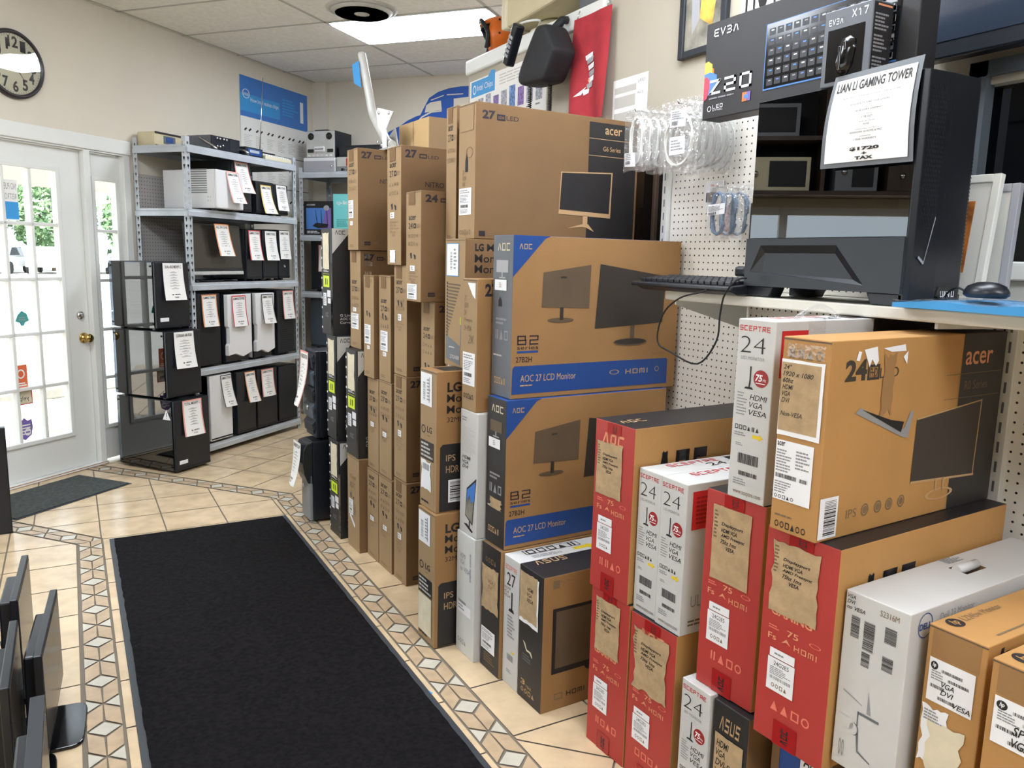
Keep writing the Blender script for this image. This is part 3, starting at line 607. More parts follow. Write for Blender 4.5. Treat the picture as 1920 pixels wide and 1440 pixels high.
for z, h in ((0, .499), (.5, .499)): Carton('monitor_carton', 1.36, 2.89, 1.8, .075, h, .64, z, 'thin kraft carton hidden behind others, %s' % ('on the floor' if z == 0 else 'one level up'), 'kraft monitor cartons stacked along the aisle').done()
F0 = Carton('monitor_carton', 1.346, 2.882, 1.8, .088, .551, .66, 1.0, 'thin kraft carton with sideways print left of the slatted print carton', 'kraft monitor cartons stacked along the aisle', front='kraft_mid')
F0.F.text('27 M', .2, .60, .8, .92, 'ink', 1, rot=-90); F0.F.rows(.2, .5, .8, .58, 5, 'ink_soft', 1); F0.sub('shipping_label', 'F', lambda P: ship(P, .3, .06, .95, .3, 4)); F0.done()
EB = acer('EB', 1.341, 2.880, 1.8, .090, .522, .68, 1.552, 'kraft 27 inch carton at the top, half hidden behind the carton with the monitor picture', seed=16, hole=0, tape='top', wide=False, hand=None)
# -- LG cartons
def lg(x, y, yaw, T, H, L, z, label, lab):
    c = Carton('monitor_carton', x, y, yaw, T, H, L, z, label, 'kraft cartons with black lower panels', 'kraft_lit', 'kraft_mid', 'kraft_mid'); F, W, U = c.F, c.W, c.U
    W.text('LG', .064, .857, .15, .925, 'ink', 1, bold=.04); W.text('Monitor', .062, .785, .30, .842, 'ink', 1, bold=.008); W.text('Monitor', .062, .706, .30, .763, 'ink', 1, bold=.008); W.text('32ML600M', .064, .646, .26, .680, 'ink', 1)
    W.poly([(.02, .006), (1, .006), (1, .49), (.04, .49), (.023, .47)], 'black_card', 1); W.text('IPS', .06, .368, .118, .413, 'tan_print', 2); W.text('HDR', .06, .284, .141, .334, 'tan_print', 2)
    F.ring(.22, .57, .125, .030, .3, 'ink_purple', 1); F.text('LG', .45, .555, .74, .60, 'ink', 1, bold=.02); F.rows(.45, .525, .75, .54, 1, 'ink_soft', 1)
    F.rect(.04, .355, .86, .49, 'black_card', 1); F.rows(.08, .365, .82, .48, 4, 'pale_print', 2); F.rect(.04, .05, .86, .355, 'kraft_lit', 1); F.rows(.1, .03, .85, .06, 1, 'ink', 2)
    U.rect(.06, .15, .8, .85, 'print_dark', 1); c.sub('shipping_label', 'F', lambda P: (P.rect(.05, .745, .74, .975, 'label_white'), P.bars(.2, .78, .34, .91, 'grey_print', 20, 1, 3, False), P.rows(.44, .78, .64, .94, 7, 'grey_print', 1), P.rect(.56, .77, .6, .95, 'grey_print', 1)))
    lab(c); return c.done()
def _lo(c): c.sub('paper_patch', 'F', lambda P: P.rect(.06, .06, .84, .35, 'cream', 3))
def _hi(c):
    c.sub('torn_label', 'F', lambda P: (P.jag(.1, .13, .72, .35, 'label_white', 3, 4, .12), P.bars(.2, .28, .62, .325, 'grey_print', 20, 4)))
    c.sub('barcode_sticker', 'W', lambda P: (P.rect(.074, .068, .185, .232, 'label_white', 3), P.bars(.085, .08, .17, .22, 'ink', 16, 4, 3, False)))
lg(1.151, 2.625, 1.7, .152, .536, .68, 0, 'kraft carton with black lower side panel, standing on the floor, lower of its pair', _lo)
lg(1.162, 2.644, 1.9, .144, .540, .68, .537, 'kraft carton with black lower side panel and barcode sticker, upper of its pair', _hi)
c = Carton('monitor_carton', 1.291, 2.686, 1.8, .166, .488, .68, 1.078, 'kraft carton with slatted print and grey panel on its front end', None, 'kraft_lit', 'kraft', 'kraft')
c.W.text('LG', .061, .909, .115, .965, 'ink', 1, bold=.04); c.W.text('Monitor', .135, .909, .37, .965, 'ink', 1, bold=.008); c.W.text('Monitor', .059, .822, .30, .884, 'ink', 1, bold=.008); c.W.text('Monitor', .059, .741, .30, .803, 'ink', 1, bold=.008)
for i in range(17): c.F.poly([(.1, .655-.026*i), (.8-.042*i, .65-.026*i), (.8-.042*i, .638-.026*i), (.1, .644-.026*i)], 'print_brown', 1); c.F.rect(.1, .648-.026*i, .16, .664-.026*i, 'ink', 2)
c.F.poly([(.08, .24), (.8, .17), (.8, .02), (.08, .05)], 'grey_card', 2); c.F.text('27GN88', .3, .06, .76, .09, 'pale_print', 3); c.F.rows(.25, .14, .7, .16, 1, 'pale_print', 3); c.F.rect(.8, .17, .83, .34, 'grey_print', 2); c.F.rect(.8, .34, .83, .4, 'lime', 2)
c.sub('shipping_label', 'F', lambda P: (P.rect(.09, .71, .70, .965, 'label_white'), P.bars(.28, .76, .38, .9, 'grey_print', 16, 1, 3, False), P.rows(.45, .76, .62, .93, 6, 'grey_print', 1), P.frame(.09, .71, .70, .965, .02, .006, 'blue_light', 1))); c.done()
# -- big G6 carton on top
c = Carton('monitor_carton', 1.327, 2.687, 2.0, .132, .492, .766, 1.567, 'wide kraft carton with black panel and monitor picture, top of the stacks', None); F, W = c.F, c.W
W.text('27', .035, .882, .106, .945, 'ink_purple', 1, bold=.04); W.frame(.115, .88, .162, .925, .007, .012, 'ink_purple', 1); W.text('FHD', .124, .89, .153, .914, 'ink_purple', 1); W.text('LED', .168, .888, .238, .92, 'ink_purple', 1); W.rows(.12, .935, .225, .947, 1, 'ink_soft', 1)
W.rect(.669, 0, .985, .962, 'black_card', 1); W.text('acer', .771, .875, .882, .925, 'tan_print', 2, bold=.01); W.rect(.669, .832, .985, .836, 'tan_print', 2); W.text('G6 Series', .762, .742, .877, .778, 'tan_print', 2); W.rect(.669, .698, .985, .702, 'tan_print', 2)
W.poly([(.49, .22), (.825, .205), (.83, .575), (.499, .55)], 'tan_print', 3); W.poly([(.495, .255), (.815, .24), (.822, .565), (.505, .542)], 'black_card', 4); W.rect(.645, .14, .675, .22, 'tan_print', 3); W.poly([(.545, .11), (.65, .15), (.68, .15), (.72, .09), (.67, .12), (.64, .125)], 'tan_print', 3)
W.rect(.025, .02, .06, .06, 'ink_purple', 1); W.rows(.075, .025, .13, .055, 2, 'ink_soft', 1)
F.poly([(.42, .58), (.5, .64), (.58, .58), (.58, .5), (.42, .5)], 'dark_inside', 1); F.ring(.66, .64, .2, .04, .12, 'kraft', 1); F.hand(['27', 'HDMI', 'VGA', 'Freesync'], .25, .34, .7, .52, 'ink_soft', 1, 0)
c.sub('shipping_label', 'F', lambda P: ship(P, .08, .18, .82, .38, 9)); c.sub('tape', 'F', lambda P: P.rect(.1, .8, .9, .98, 'kraft_lit', 0)); F.icons(.1, .03, .8, .07, 5, 'ink_soft', 1); c.done()
# -- white cartons and the one on top
c = Carton('monitor_carton', 1.238, 2.462, 1.6, .142, .479, .68, 0, 'plain pale grey carton on the floor, lower of the white pair', None, 'white_grey', 'white_card', 'white_card', lip=False)
F = c.F; F.hand(['HDMI', 'VGA', 'no VESA'], .2, .68, .75, .84, 'grey_print', 1, 0)
for k in (.66, .78): F.bars(.74, k-.02, .82, k+.09, 'grey_print', 18, 1, 3, False)
F.bars(.12, .40, .55, .44, 'grey_print', 24, 1, 5); F.icons(.1, .08, .6, .12, 4, 'grey_print', 1); c.sub('shipping_label', 'F', lambda P: (P.rect(.1, .34, .85, .42, 'label_white'), P.rows(.14, .36, .6, .41, 2, 'grey_print', 1))); c.done()
c = Carton('monitor_carton', 1.245, 2.466, 1.6, .135, .466, .68, .480, 'white carton with a printed landscape monitor picture, upper of the white pair', None, 'white_card', 'white_card', 'white_card', lip=False)
F = c.F; F.rows(.1, .91, .55, .95, 2, 'grey_print', 1, 3); F.rows(.12, .66, .9, .87, 15, 'pale_print', 1, 4); F.hand(['HDMI', 'VGA', 'DVI'], .14, .525, .62, .64, 'ink', 1)
F.poly([(.42, .376), (.97, .49), (.77, .093), (.34, .147)], 'ink', 1); F.poly([(.45, .365), (.93, .462), (.85, .28), (.42, .27)], 'header_blue', 2); F.poly([(.42, .27), (.60, .33), (.70, .27), (.85, .30), (.755, .11), (.37, .155)], 'art_grey', 3); F.poly([(.265, .075), (.45, .085), (.82, .045), (.74, .03)], 'ink', 1); F.poly([(.58, .13), (.64, .13), (.62, .05), (.56, .05)], 'ink', 1); c.done()
c = Carton('monitor_carton', 1.246, 2.490, 1.6, .108, .476, .68, .947, 'kraft carton with handwritten 2K, standing on the white pair', None, 'kraft_lit', 'kraft_mid', 'kraft_mid')
c.W.text('27', .045, .87, .125, .967, 'ink_purple', 1, bold=.04); c.F.hand(['27', 'HDMI', 'DP', 'Freesync', '2k VESA'], .1, .6, .7, .88, 'ink_soft', 1, 0); c.F.text('2K', .38, .515, .85, .58, 'ink_soft', 1, shear=.3); c.F.icons(.12, .09, .85, .13, 5, 'ink', 1)
c.sub('shipping_label', 'F', lambda P: ship(P, .06, .195, .93, .445, 5)); c.sub('tape', 'F', lambda P: P.poly([(.35, .97), (.9, .97), (.9, .85), (.7, .88)], 'label_white')); c.done()
# -- lower row: torn black, white 27, black front with monitor picture
c = Carton('monitor_carton', 1.267, 2.316, 1.9, .134, .481, .68, 0, 'black fronted carton with a torn kraft patch, under the blue banded cartons', None, 'black_card', 'kraft_mid', 'kraft')
F = c.F; F.icons(.2, .86, .8, .9, 4, 'ink_soft', 1); F.rows(.2, .06, .8, .14, 4, 'ink_soft', 1)
c.sub('kraft_patch', 'F', lambda P: (P.jag(.03, .48, .93, .835, 'kraft_torn', 0, 8, .07), P.hand(['VGA /', 'DVI'], .38, .65, .76, .74, 'ink_soft', 1, 0)))
c.sub('shipping_label', 'F', lambda P: ship(P, .05, .155, .79, .33, 5)); c.done()
c = Carton('monitor_carton', 1.284, 2.210, 1.8, .104, .475, .68, 0, 'slim white 27 inch carton on the floor, between black fronted cartons', None, 'white_card', 'white_card', 'white_card', lip=False)
F, U = c.F, c.U; F.logo('SCEPTRE', .12, .90, .85, .935, 'red_pale', 1); F.text('27', .22, .78, .75, .88, 'ink', 1); F.hand(['HDMI', 'VGA', 'VESA'], .05, .68, .45, .77, 'ink_soft', 1, 0); F.rect(.52, .6, .6, .74, 'ink', 1); F.poly([(.35, .585), (.72, .585), (.66, .61), (.42, .61)], 'ink', 1); F.rows(.3, .38, .8, .56, 7, 'grey_print', 1); F.rect(.6, .27, .78, .285, 'yellow', 1); F.bars(.3, .2, .7, .25, 'grey_print', 18, 1); F.rows(.3, .1, .7, .13, 2, 'grey_print', 1)
U.icons(.1, .55, .42, .85, 5, 'ink', 1, 2); U.frame(.09, .5, .43, .9, .006, .03, 'ink', 1); U.poly([(.36, .2), (.45, .2), (.45, .08), (.5, .3), (.45, .5), (.45, .4), (.36, .4)], 'yellow', 1); U.rows(.1, .15, .34, .4, 3, 'grey_print', 1); U.poly([(.62, .2), (.7, .55), (.9, .75), (.9, .3)], 'ink', 1); c.done()
c = Carton('monitor_carton', 1.288, 2.058, 1.9, .147, .478, .70, 0, 'black fronted carton on the floor with a monitor picture on its kraft side', None, 'black_card', 'kraft_mid', 'black_card')
F, W, U = c.F, c.W, c.U; U.logo('ASUS', .063, .72, .242, .95, 'tan_print', 1)
W.rect(.052, .905, .088, .965, 'ink_soft', 1); W.text('Eye Care', .094, .935, .16, .958, 'ink_soft', 1); W.poly([(.055, .275), (.055, .76), (.5, .76), (.5, .275), (.48, .275), (.48, .735), (.075, .735), (.075, .315), (.5, .315), (.5, .275)], 'ink', 1); W.rect(.075, .315, .48, .735, 'print_brown', 1); W.disc(.34, .275, .09, .05, 'ink', 2); W.logo('HDMI', .147, .085, .257, .12, 'ink', 1); W.frame(.075, .075, .125, .125, .006, .01, 'ink_soft', 1)
F.poly([(.2, .45), (.3, .44), (.38, .4), (.55, .4), (.62, .37), (.6, .36), (.5, .385), (.36, .385), (.28, .42)], 'cream', 2); F.text('3', .149, .115, .33, .155, 'tan_print', 1, bold=.02); F.text('YEAR', .36, .11, .6, .13, 'tan_print', 1); F.icons(.15, .06, .75, .095, 4, 'tan_print', 1)
F.rows(.2, .3, .65, .36, 3, 'grey_card', 1)
c.sub('kraft_patch', 'F', lambda P: (P.jag(.02, .585, .82, .955, 'label_white', 0, 2, .03), P.jag(.02, .61, .77, .965, 'kraft_torn', 1, 8, .05), P.hand(['HDMI', 'VGA', 'VESA'], .34, .75, .6, .87, 'ink', 2))); c.done()
# -- two wide cartons with a blue band
def aocb2(x, y, yaw, T, H, L, z, label, fm, seed):
    c = Carton('monitor_carton', x, y, yaw, T, H, L, z, label, 'wide kraft cartons with a blue band', fm, 'kraft_mid', 'blue_print', lip=False); F, W = c.F, c.W
    W.poly([(0, 1), (.20, 1), (.17, .985), (.13, .93), (.08, .86), (.0, .75)], 'blue_print', 1); W.logo('AOC', .032, .918, .098, .95, 'tan_print', 2)
    W.poly([(.158, .565), (.164, .78), (.435, .832), (.431, .555)], 'print_brown', 1); W.rect(.262, .485, .282, .565, 'print_dark', 2); W.disc(.267, .484, .075, .016, 'print_brown', 2); W.rect(.262, .745, .295, .757, 'print_dark', 2)
    W.poly([(.469, .422), (.489, .838), (.908, .765), (.896, .453)], 'print_dark', 1); W.rect(.69, .335, .716, .44, 'print_brown', 2); W.disc(.693, .328, .106, .025, 'print_brown', 2); W.disc(.693, .331, .1, .019, 'print_dark', 3)
    W.logo('B2', .031, .337, .146, .394, 'ink_purple', 1, st=.13); W.text('series', .031, .308, .146, .33, 'ink_purple', 1); W.rect(.031, .286, .146, .299, 'blue_print', 1); W.text('27B2H', .025, .228, .113, .262, 'ink_purple', 1, bold=.01); W.text('AOC 27B2H', .84, .232, .92, .25, 'ink_soft', 1)
    W.poly([(.005, .03), (.945, .03), (.945, .195), (.935, .205), (.018, .205), (.008, .19)], 'blue_print', 1); W.text('AOC 27 LCD Monitor', .052, .105, .366, .148, 'tan_print', 2); W.rows(.052, .075, .16, .09, 1, 'tan_print', 2); W.logo('HDMI', .671, .112, .817, .145, 'tan_print', 2); W.ring(.60, .13, .03, .016, .2, 'tan_print', 2); W.ring(.875, .135, .014, .018, .2, 'tan_print', 2)
    F.logo('AOC', .244, .907, .838, .953, 'cream', 1); F.rect(.18, .775, .78, .85, 'lens_grey' if seed == 1 else 'print_brown', 1); F.rect(.45, .745, .50, .775, 'lens_grey', 1); F.rect(.33, .738, .64, .747, 'lens_grey', 1)
    F.rows(.2, .45, .75, .50, 2, 'grey_print', 1, 2); F.icons(.15, .36, .85, .42, 3, 'grey_print', 1, 4); F.rows(.1, .25, .8, .27, 1, 'pale_print', 1); F.icons(.15, .08, .75, .12, 5, 'tan_print', 1, 2)
    if seed == 1: F.poly([(.314, .565), (.314, .60), (.40, .625), (.485, .60), (.485, .565)], 'dark_inside', 1)
    else: c.sub('torn_paper', 'F', lambda P: P.jag(.22, .25, .86, .325, 'kraft_torn', 0, 3, .14))
    c.sub('sticker', 'F', lambda P: (P.rect(.12, .665, .72, .73, 'label_white'), P.rows(.35, .68, .5, .715, 3, 'grey_print', 1))); return c.done()
aocb2(1.281, 2.322, 1.7, .134, .534, .716, .482, 'wide kraft carton with dark front and blue band, under its grey fronted twin', 'black_card', 0)
aocb2(1.303, 2.340, 1.7, .135, .558, .745, 1.017, 'wide kraft carton with grey front and blue band, stacked on its twin', 'grey_card', 1)
# -- red cartons
def red(x, y, yaw, T, H, L, z, label, patch, seed, gaming=True, torn=.03):
    c = Carton('monitor_carton', x, y, yaw, T, H, L, z, label, 'red gaming monitor cartons', 'red_card', 'kraft_deep', 'black_card', lip=False); F, W, U = c.F, c.W, c.U
    W.logo('AOC', .12, .60, .42, .85, 'ink', 1, shear=.12, st=.24); U.logo('AOC', .03, .42, .16, .60, 'tan_print', 1)
    F.logo('AOC', .2, .872, .74, .935, 'gold_print', 0, shear=.1, st=.22)
    if gaming: F.text('GAMING', .14, .60, .72, .637, 'gold_print', 0, bold=.03)
    F.text('75', .39, .526, .55, .554, 'gold_print', 1, bold=.01); F.rows(.12, .53, .32, .552, 2, 'red_pale', 1); F.ring(.78, .54, .08, .010, .2, 'red_pale', 1)
    F.text('Fs', .12, .482, .24, .51, 'gold_print', 1, bold=.01); F.poly([(.32, .485), (.39, .51), (.45, .485), (.39, .495)], 'gold_print', 1); F.logo('HDMI', .50, .476, .82, .502, 'gold_print', 1)
    F.icons(.22, .155, .82, .20, 4, 'red_pale', 1, seed)
    def lab(P):
        P.rect(.15, .245, .54, .40, 'label_white'); P.rect(.17, .404, .53, .445, 'label_white'); P.rows(.24, .415, .46, .432, 1, 'grey_print', 1); P.text('24G2E5', .24, .368, .46, .388, 'ink', 1); P.rows(.19, .32, .5, .36, 5, 'grey_print', 1); P.bars(.19, .30, .5, .315, 'grey_print', 20, 1); P.icons(.22, .262, .46, .282, 4, 'ink_soft', 1)
    c.sub('shipping_label', 'F', lab)
    c.sub('tape', 'F', lambda P: (P.rect(.3, .0, .64, .115, 'red_tape', 0), P.logo('AOC', .42, .02, .52, .09, 'ink', 1, rot=90, st=.25)))
    c.sub('tape', 'F', lambda P: (P.rect(.32, .935, .66, .995, 'red_tape', 0), P.logo('AOC', .46, .94, .56, .985, 'ink', 1, bold=.02, rot=90)))
    def pat(P):
        a0, b0, a1, b1 = patch; P.jag(a0, b0, a1, b1, 'kraft_torn', 2, seed, torn, 9); P.hand(HND, a0+(a1-a0)*.24, b0+(b1-b0)*.42, a0+(a1-a0)*.86, b0+(b1-b0)*.80, 'ink', 4, .02); P.rows(a0+.03, b1-(b1-b0)*.45, a0+.1, b1-(b1-b0)*.06, 8, 'ink_soft', 3, seed)
    c.sub('kraft_patch', 'F', pat, 'torn kraft patch with handwritten notes'); return c.done()
red(1.364, 1.708, 3.0, .178, .512, .68, 0, 'red carton on the floor, leftmost of the red cartons', (.14, .62, .78, .955), 1)
red(1.372, 1.512, 2.4, .188, .505, .66, 0, 'red carton with a ragged patch, on the floor under the two white cartons', (.08, .56, .86, .93), 2, torn=.10)
red(1.359, 1.716, 3.0, .177, .522, .68, .513, 'red carton with black top, upper of the leftmost red stack', (.07, .57, .73, .88), 3, gaming=False)
red(1.386, 1.253, 3.2, .184, .520, .645, .421, 'red carton under the upright white carton', (.14, .565, .80, .935), 4, gaming=False, torn=.015)
M2 = red(1.353, 1.018, 3.2, .186, .502, .66, .421, 'red carton under the taped brown carton', (.1, .615, .77, .945), 5, torn=.05)
# -- white 24 inch cartons
def sceptre(x, y, yaw, T, H, L, z, label, redp=True, dark_end=False):
    c = Carton('monitor_carton', x, y, yaw, T, H, L, z, label, 'white 24 inch monitor cartons', 'white_card', 'white_card', 'white_card', lip=False); F, W, U = c.F, c.W, c.U
    F.logo('SCEPTRE', .05, .938, .86, .966, 'red_ink', 1); F.text('24', .10, .818, .76, .908, 'ink', 1, bold=-.022); F.text('LED MONITOR', .13, .782, .76, .800, 'grey_print', 1)
    F.rect(.40, .65, .435, .748, 'ink', 1); F.poly([(.27, .622), (.52, .622), (.48, .634), (.31, .634)], 'ink', 1); F.poly([(.38, .63), (.42, .63), (.44, .67), (.40, .67)], 'ink', 1); F.disc(.70, .688, .195, .047, 'red_deep', 1, 28); F.text('75', .555, .672, .745, .71, 'label_white', 2, bold=.03, shear=.2); F.text('Hz', .755, .675, .84, .69, 'label_white', 2); F.rect(.57, .66, .82, .664, 'label_white', 2)
    F.rows(.10, .47, .38, .605, 8, 'grey_print', 1, 3, .35); F.hand(['HDMI', 'VGA', 'VESA'], .44, .475, .90, .60, 'ink', 1, .0)
    F.icons(.085, .393, .76, .418, 6, 'ink', 1, 2); F.rows(.09, .355, .5, .38, 2, 'grey_print', 1); F.poly([(.58, .358), (.76, .358), (.76, .348), (.87, .367), (.76, .386), (.76, .376), (.58, .376)], 'yellow', 1)
    F.bars(.23, .205, .79, .262, 'ink', 26, 1, 4); F.bars(.27, .138, .78, .162, 'ink', 26, 1, 6); F.rows(.14, .30, .4, .32, 2, 'grey_print', 1); F.rows(.14, .08, .6, .12, 3, 'grey_print', 1); F.text('www.sceptre.com', .155, .022, .91, .05, 'ink_soft', 1)
    if redp: W.rect(.03, .70, .17, .95, 'red_ink', 1); W.rows(.05, .73, .15, .92, 7, 'red_deep', 2); W.text('ULTRA', .05, .18, .2, .26, 'grey_print', 1); W.rows(.04, .05, .22, .1, 2, 'ink_soft', 1)
    U.logo('SCEPTRE', .12, .58, .40, .85, 'red_ink', 1, bold=.02); U.text('24', .30, .2, .40, .5, 'ink', 1); U.poly([(.46, .2), (.46, .85), (.62, .85), (.62, .2)], 'ink', 1); U.rect(.475, .28, .605, .78, 'screen', 2)
    if dark_end: W.rect(.55, 0, 1, 1, 'black_card', 1)
    return c.done()
sceptre(1.377, 1.612, 1.0, .097, .420, .66, .506, 'slim white 24 inch carton, left one of the pair on the red carton')
sceptre(1.375, 1.508, 1.0, .101, .421, .66, .506, 'slim white 24 inch carton, right one of the pair on the red carton')
sceptre(1.356, 1.358, 1.0, .104, .420, .68, 0, 'slim white 24 inch carton at the bottom edge, left of a black fronted one')
SC1 = sceptre(1.378, 1.256, 3.0, .110, .430, .65, .942, 'slim white 24 inch carton standing high below the shelf, left of the taped brown carton', dark_end=True)
m = MB(); m.tube([(.10+.02*i, .03, .431+.03*math.sin(math.pi*i/8)) for i in range(9)], .006, 'poly_bag', 6); m.box((.11, -.0015, .40), (.17, .06, .4315), 'poly_bag'); m.build('tape_handle', SC1)
# -- boxes at the bottom right
c = Carton('monitor_carton', 1.366, 1.236, 1.5, .116, .417, .66, 0, 'black fronted carton with kraft patch at the bottom edge, under a red carton', None, 'black_card', 'kraft', 'black_card', lip=False)
c.F.logo('ASUS', .2, .83, .78, .92, 'tan_print', 1, bold=.04, shear=.2); c.sub('kraft_patch', 'F', lambda P: (P.jag(.1, .2, .9, .80, 'kraft_torn', 1, 3, .02), P.hand(['HDMI', 'VGA', 'DVI-D', 'VESA'], .16, .52, .6, .77, 'ink', 2), P.disc(.24, .46, .07, .025, 'ink', 2))); c.done()
c = Carton('monitor_carton', 1.42, 1.04, 1.5, .165, .416, .62, 0, 'kraft carton with blue and white front at the bottom edge, under a red carton', None, 'blue_print', 'kraft', 'kraft', lip=False)
c.F.rect(0, 0, .14, 1, 'kraft', 1); c.sub('shipping_label', 'F', lambda P: (P.rect(.5, .72, .95, .97, 'label_white'), P.text('A/V', .55, .86, .8, .93, 'ink', 1, bold=.03))); c.done()
c = Carton('monitor_carton', 1.331, 1.067, 3.1, .118, .425, .68, .924, 'taped brown 24 inch carton with a slit in its side, below the shelf', None, 'kraft_deep', 'kraft_deep', 'kraft_deep'); F, W, U = c.F, c.W, c.U
W.rect(.72, 0, 1, 1, 'black_card', 1); U.rect(.72, 0, 1, 1, 'black_card', 1)
W.text('24', .074, .797, .182, .903, 'print_dark', 1, bold=.04); W.frame(.185, .795, .247, .873, .01, .014, 'print_dark', 1); W.text('FHD', .198, .81, .235, .855, 'print_dark', 1, bold=.02); W.text('LED', .25, .80, .35, .852, 'print_dark', 1); W.text('acer', .74, .825, .915, .90, 'gold_print', 2, bold=.01); W.text('R0 Series', .75, .685, .90, .735, 'ink_soft', 2); W.rect(.63, .775, .985, .779, 'ink_soft', 2); W.rect(.63, .64, .985, .644, 'ink_soft', 2)
W.poly([(.478, .202), (.481, .56), (.879, .618), (.875, .17)], 'print_dark', 3); W.poly([(.478, .202), (.875, .17), (.875, .182), (.48, .214)], 'tan_print', 4); W.poly([(.481, .56), (.879, .618), (.879, .61), (.481, .552)], 'tan_print', 4); W.poly([(.870, .175), (.879, .618), (.872, .618), (.865, .175)], 'tan_print', 4); W.rect(.63, .13, .64, .2, 'tan_print', 4); W.rect(.675, .13, .685, .2, 'tan_print', 4); W.ring(.66, .108, .085, .032, .2, 'tan_print', 4)
W.text('IPS', .141, .09, .194, .138, 'ink_soft', 1)
for k in (.238, .307, .368, .436): W.ring(k, .117, .02, .034, .25, 'ink_soft', 1); W.disc(k, .117, .011, .02, 'ink_soft', 1)
F.icons(.12, .895, .88, .945, 4, 'ink_soft', 1, 3); F.rows(.1, .075, .72, .095, 1, 'ink_soft', 1); F.icons(.1, .02, .8, .055, 6, 'ink', 1)
def _pc(P): P.jag(.01, .50, .92, .888, 'label_white', 0, 4, .012); P.rect(.02, .525, .85, .872, 'kraft_torn', 1); P.hand(['24"', '1920 x 1080', '60hz', 'HDMI', 'VGA', 'DVI', '', 'Non-VESA'], .06, .595, .70, .865, 'ink', 2)
c.sub('kraft_patch', 'F', _pc, 'brown patch with handwritten specifications')
def _sl(P): P.rect(.025, .165, .83, .475, 'label_white'); P.text('acer', .05, .445, .22, .467, 'ink', 1, bold=.02); P.rows(.05, .31, .38, .43, 8, 'grey_print', 1, 3); P.rows(.47, .34, .78, .44, 6, 'grey_print', 1, 5); P.bars(.05, .28, .52, .302, 'ink', 30, 1); P.bars(.58, .28, .75, .30, 'ink', 14, 1); P.rows(.05, .20, .45, .265, 5, 'grey_print', 1, 6); P.icons(.05, .173, .5, .192, 5, 'ink', 1)
c.sub('shipping_label', 'F', _sl)
c.sub('barcode_sticker', 'W', lambda P: (P.rect(.006, .015, .095, .225, 'label_white'), P.bars(.03, .03, .086, .21, 'ink', 24, 1, 7, False)))
for q in ([(.12, .90), (.13, .945), (.145, .94), (.138, .895)], [(.157, .95), (.222, .962), (.235, .89), (.222, .865), (.20, .90), (.19, .86)], [(.255, .951), (.37, .965), (.378, .93), (.30, .93)], [(.365, .90), (.389, .93), (.389, .86)]): c.sub('torn_paper', 'W', lambda P, q=q: P.poly(q, 'label_white'))
c.sub('torn_strip', 'W', lambda P: P.jag(.265, .60, .33, .925, 'kraft_mid', 0, 6, .2))
c.sub('slit_tape', 'W', lambda P: (P.poly([(.14, .635), (.40, .475), (.435, .465), (.455, .60), (.44, .61), (.41, .52), (.385, .51), (.165, .66)], 'grey_print'), P.poly([(.172, .650), (.392, .50), (.405, .555), (.33, .575)], 'dark_inside', 1)))
c.sub('tape', 'F', lambda P: P.jag(.1, .90, .9, .97, 'poly_bag', 0, 6, .05)); c.done()
DC = Carton('monitor_carton', 1.381, .872, 2.7, .141, .388, .655, .45, 'wide white carton with a carrying slot in its top', None, 'white_card', 'white_card', 'white_card', lip=False, hole=(.305, .385, .060, .102, .06))
F, W, U = DC.F, DC.W, DC.U
F.hand(['VGA', 'DVI', 'no VESA'], .03, .895, .33, .985, 'ink', 1); F.text('S2316M', .557, .93, .845, .962, 'ink_soft', 1); F.bars(.123, .755, .26, .873, 'ink', 24, 1, 2, False); F.bars(.33, .71, .50, .87, 'ink', 30, 1, 3, False); F.bars(.653, .80, .83, .886, 'ink', 22, 1, 4, False); F.bars(.651, .65, .815, .727, 'ink', 18, 1, 5, False); F.bars(.33, .62, .46, .70, 'ink', 16, 1, 5, False); 
F.poly([(.1, .44), (.42, .40), (.42, .405), (.1, .446)], 'grey_print', 1); F.poly([(.5, .50), (.56, .37), (.5, .37)], 'grey_print', 1)
for p in [[(.36, .36), (.38, .36), (.38, .24), (.36, .24)], [(.36, .36), (.36, .345), (.7, .345), (.7, .36)], [(.36, .24), (.40, .24), (.42, .14), (.40, .13)], [(.40, .13), (.62, .1), (.62, .108), (.42, .14)]]: F.poly(p, 'shade_grey', 1)
F.disc(.33, .25, .07, .035, 'shade_grey', 1); F.disc(.315, .25, .065, .033, 'white_card', 2); F.rect(.02, .24, .31, .3, 'white_card', 2); F.icons(.1, .06, .2, .16, 2, 'grey_print', 1)
W.ring(.079, .915, .038, .068, .08, 'blue_print', 1); W.text('DELL', .048, .895, .110, .93, 'blue_print', 1, bold=.03); W.text('Dell 23 Monitor', .157, .912, .347, .952, 'grey_print', 1); U.rows(.5, .80, .60, .98, 6, 'shade_grey', 1, 3)
m = MB(); m.tube([(.305, .084, .389), (.385, .084, .389)], .011, 'white_card', 10); DC.kids.append(('slot_flap', m, None)); DC.done()
Carton('monitor_carton', 1.44, .875, 2.2, .135, .449, .60, 0, 'kraft carton hidden under the wide white carton', 'kraft cartons hidden below the picture').done()
Carton('monitor_carton', 1.44, .56, 1.8, .29, .419, .60, 0, 'kraft carton hidden under the two brown cartons at right', 'kraft cartons hidden below the picture').done()
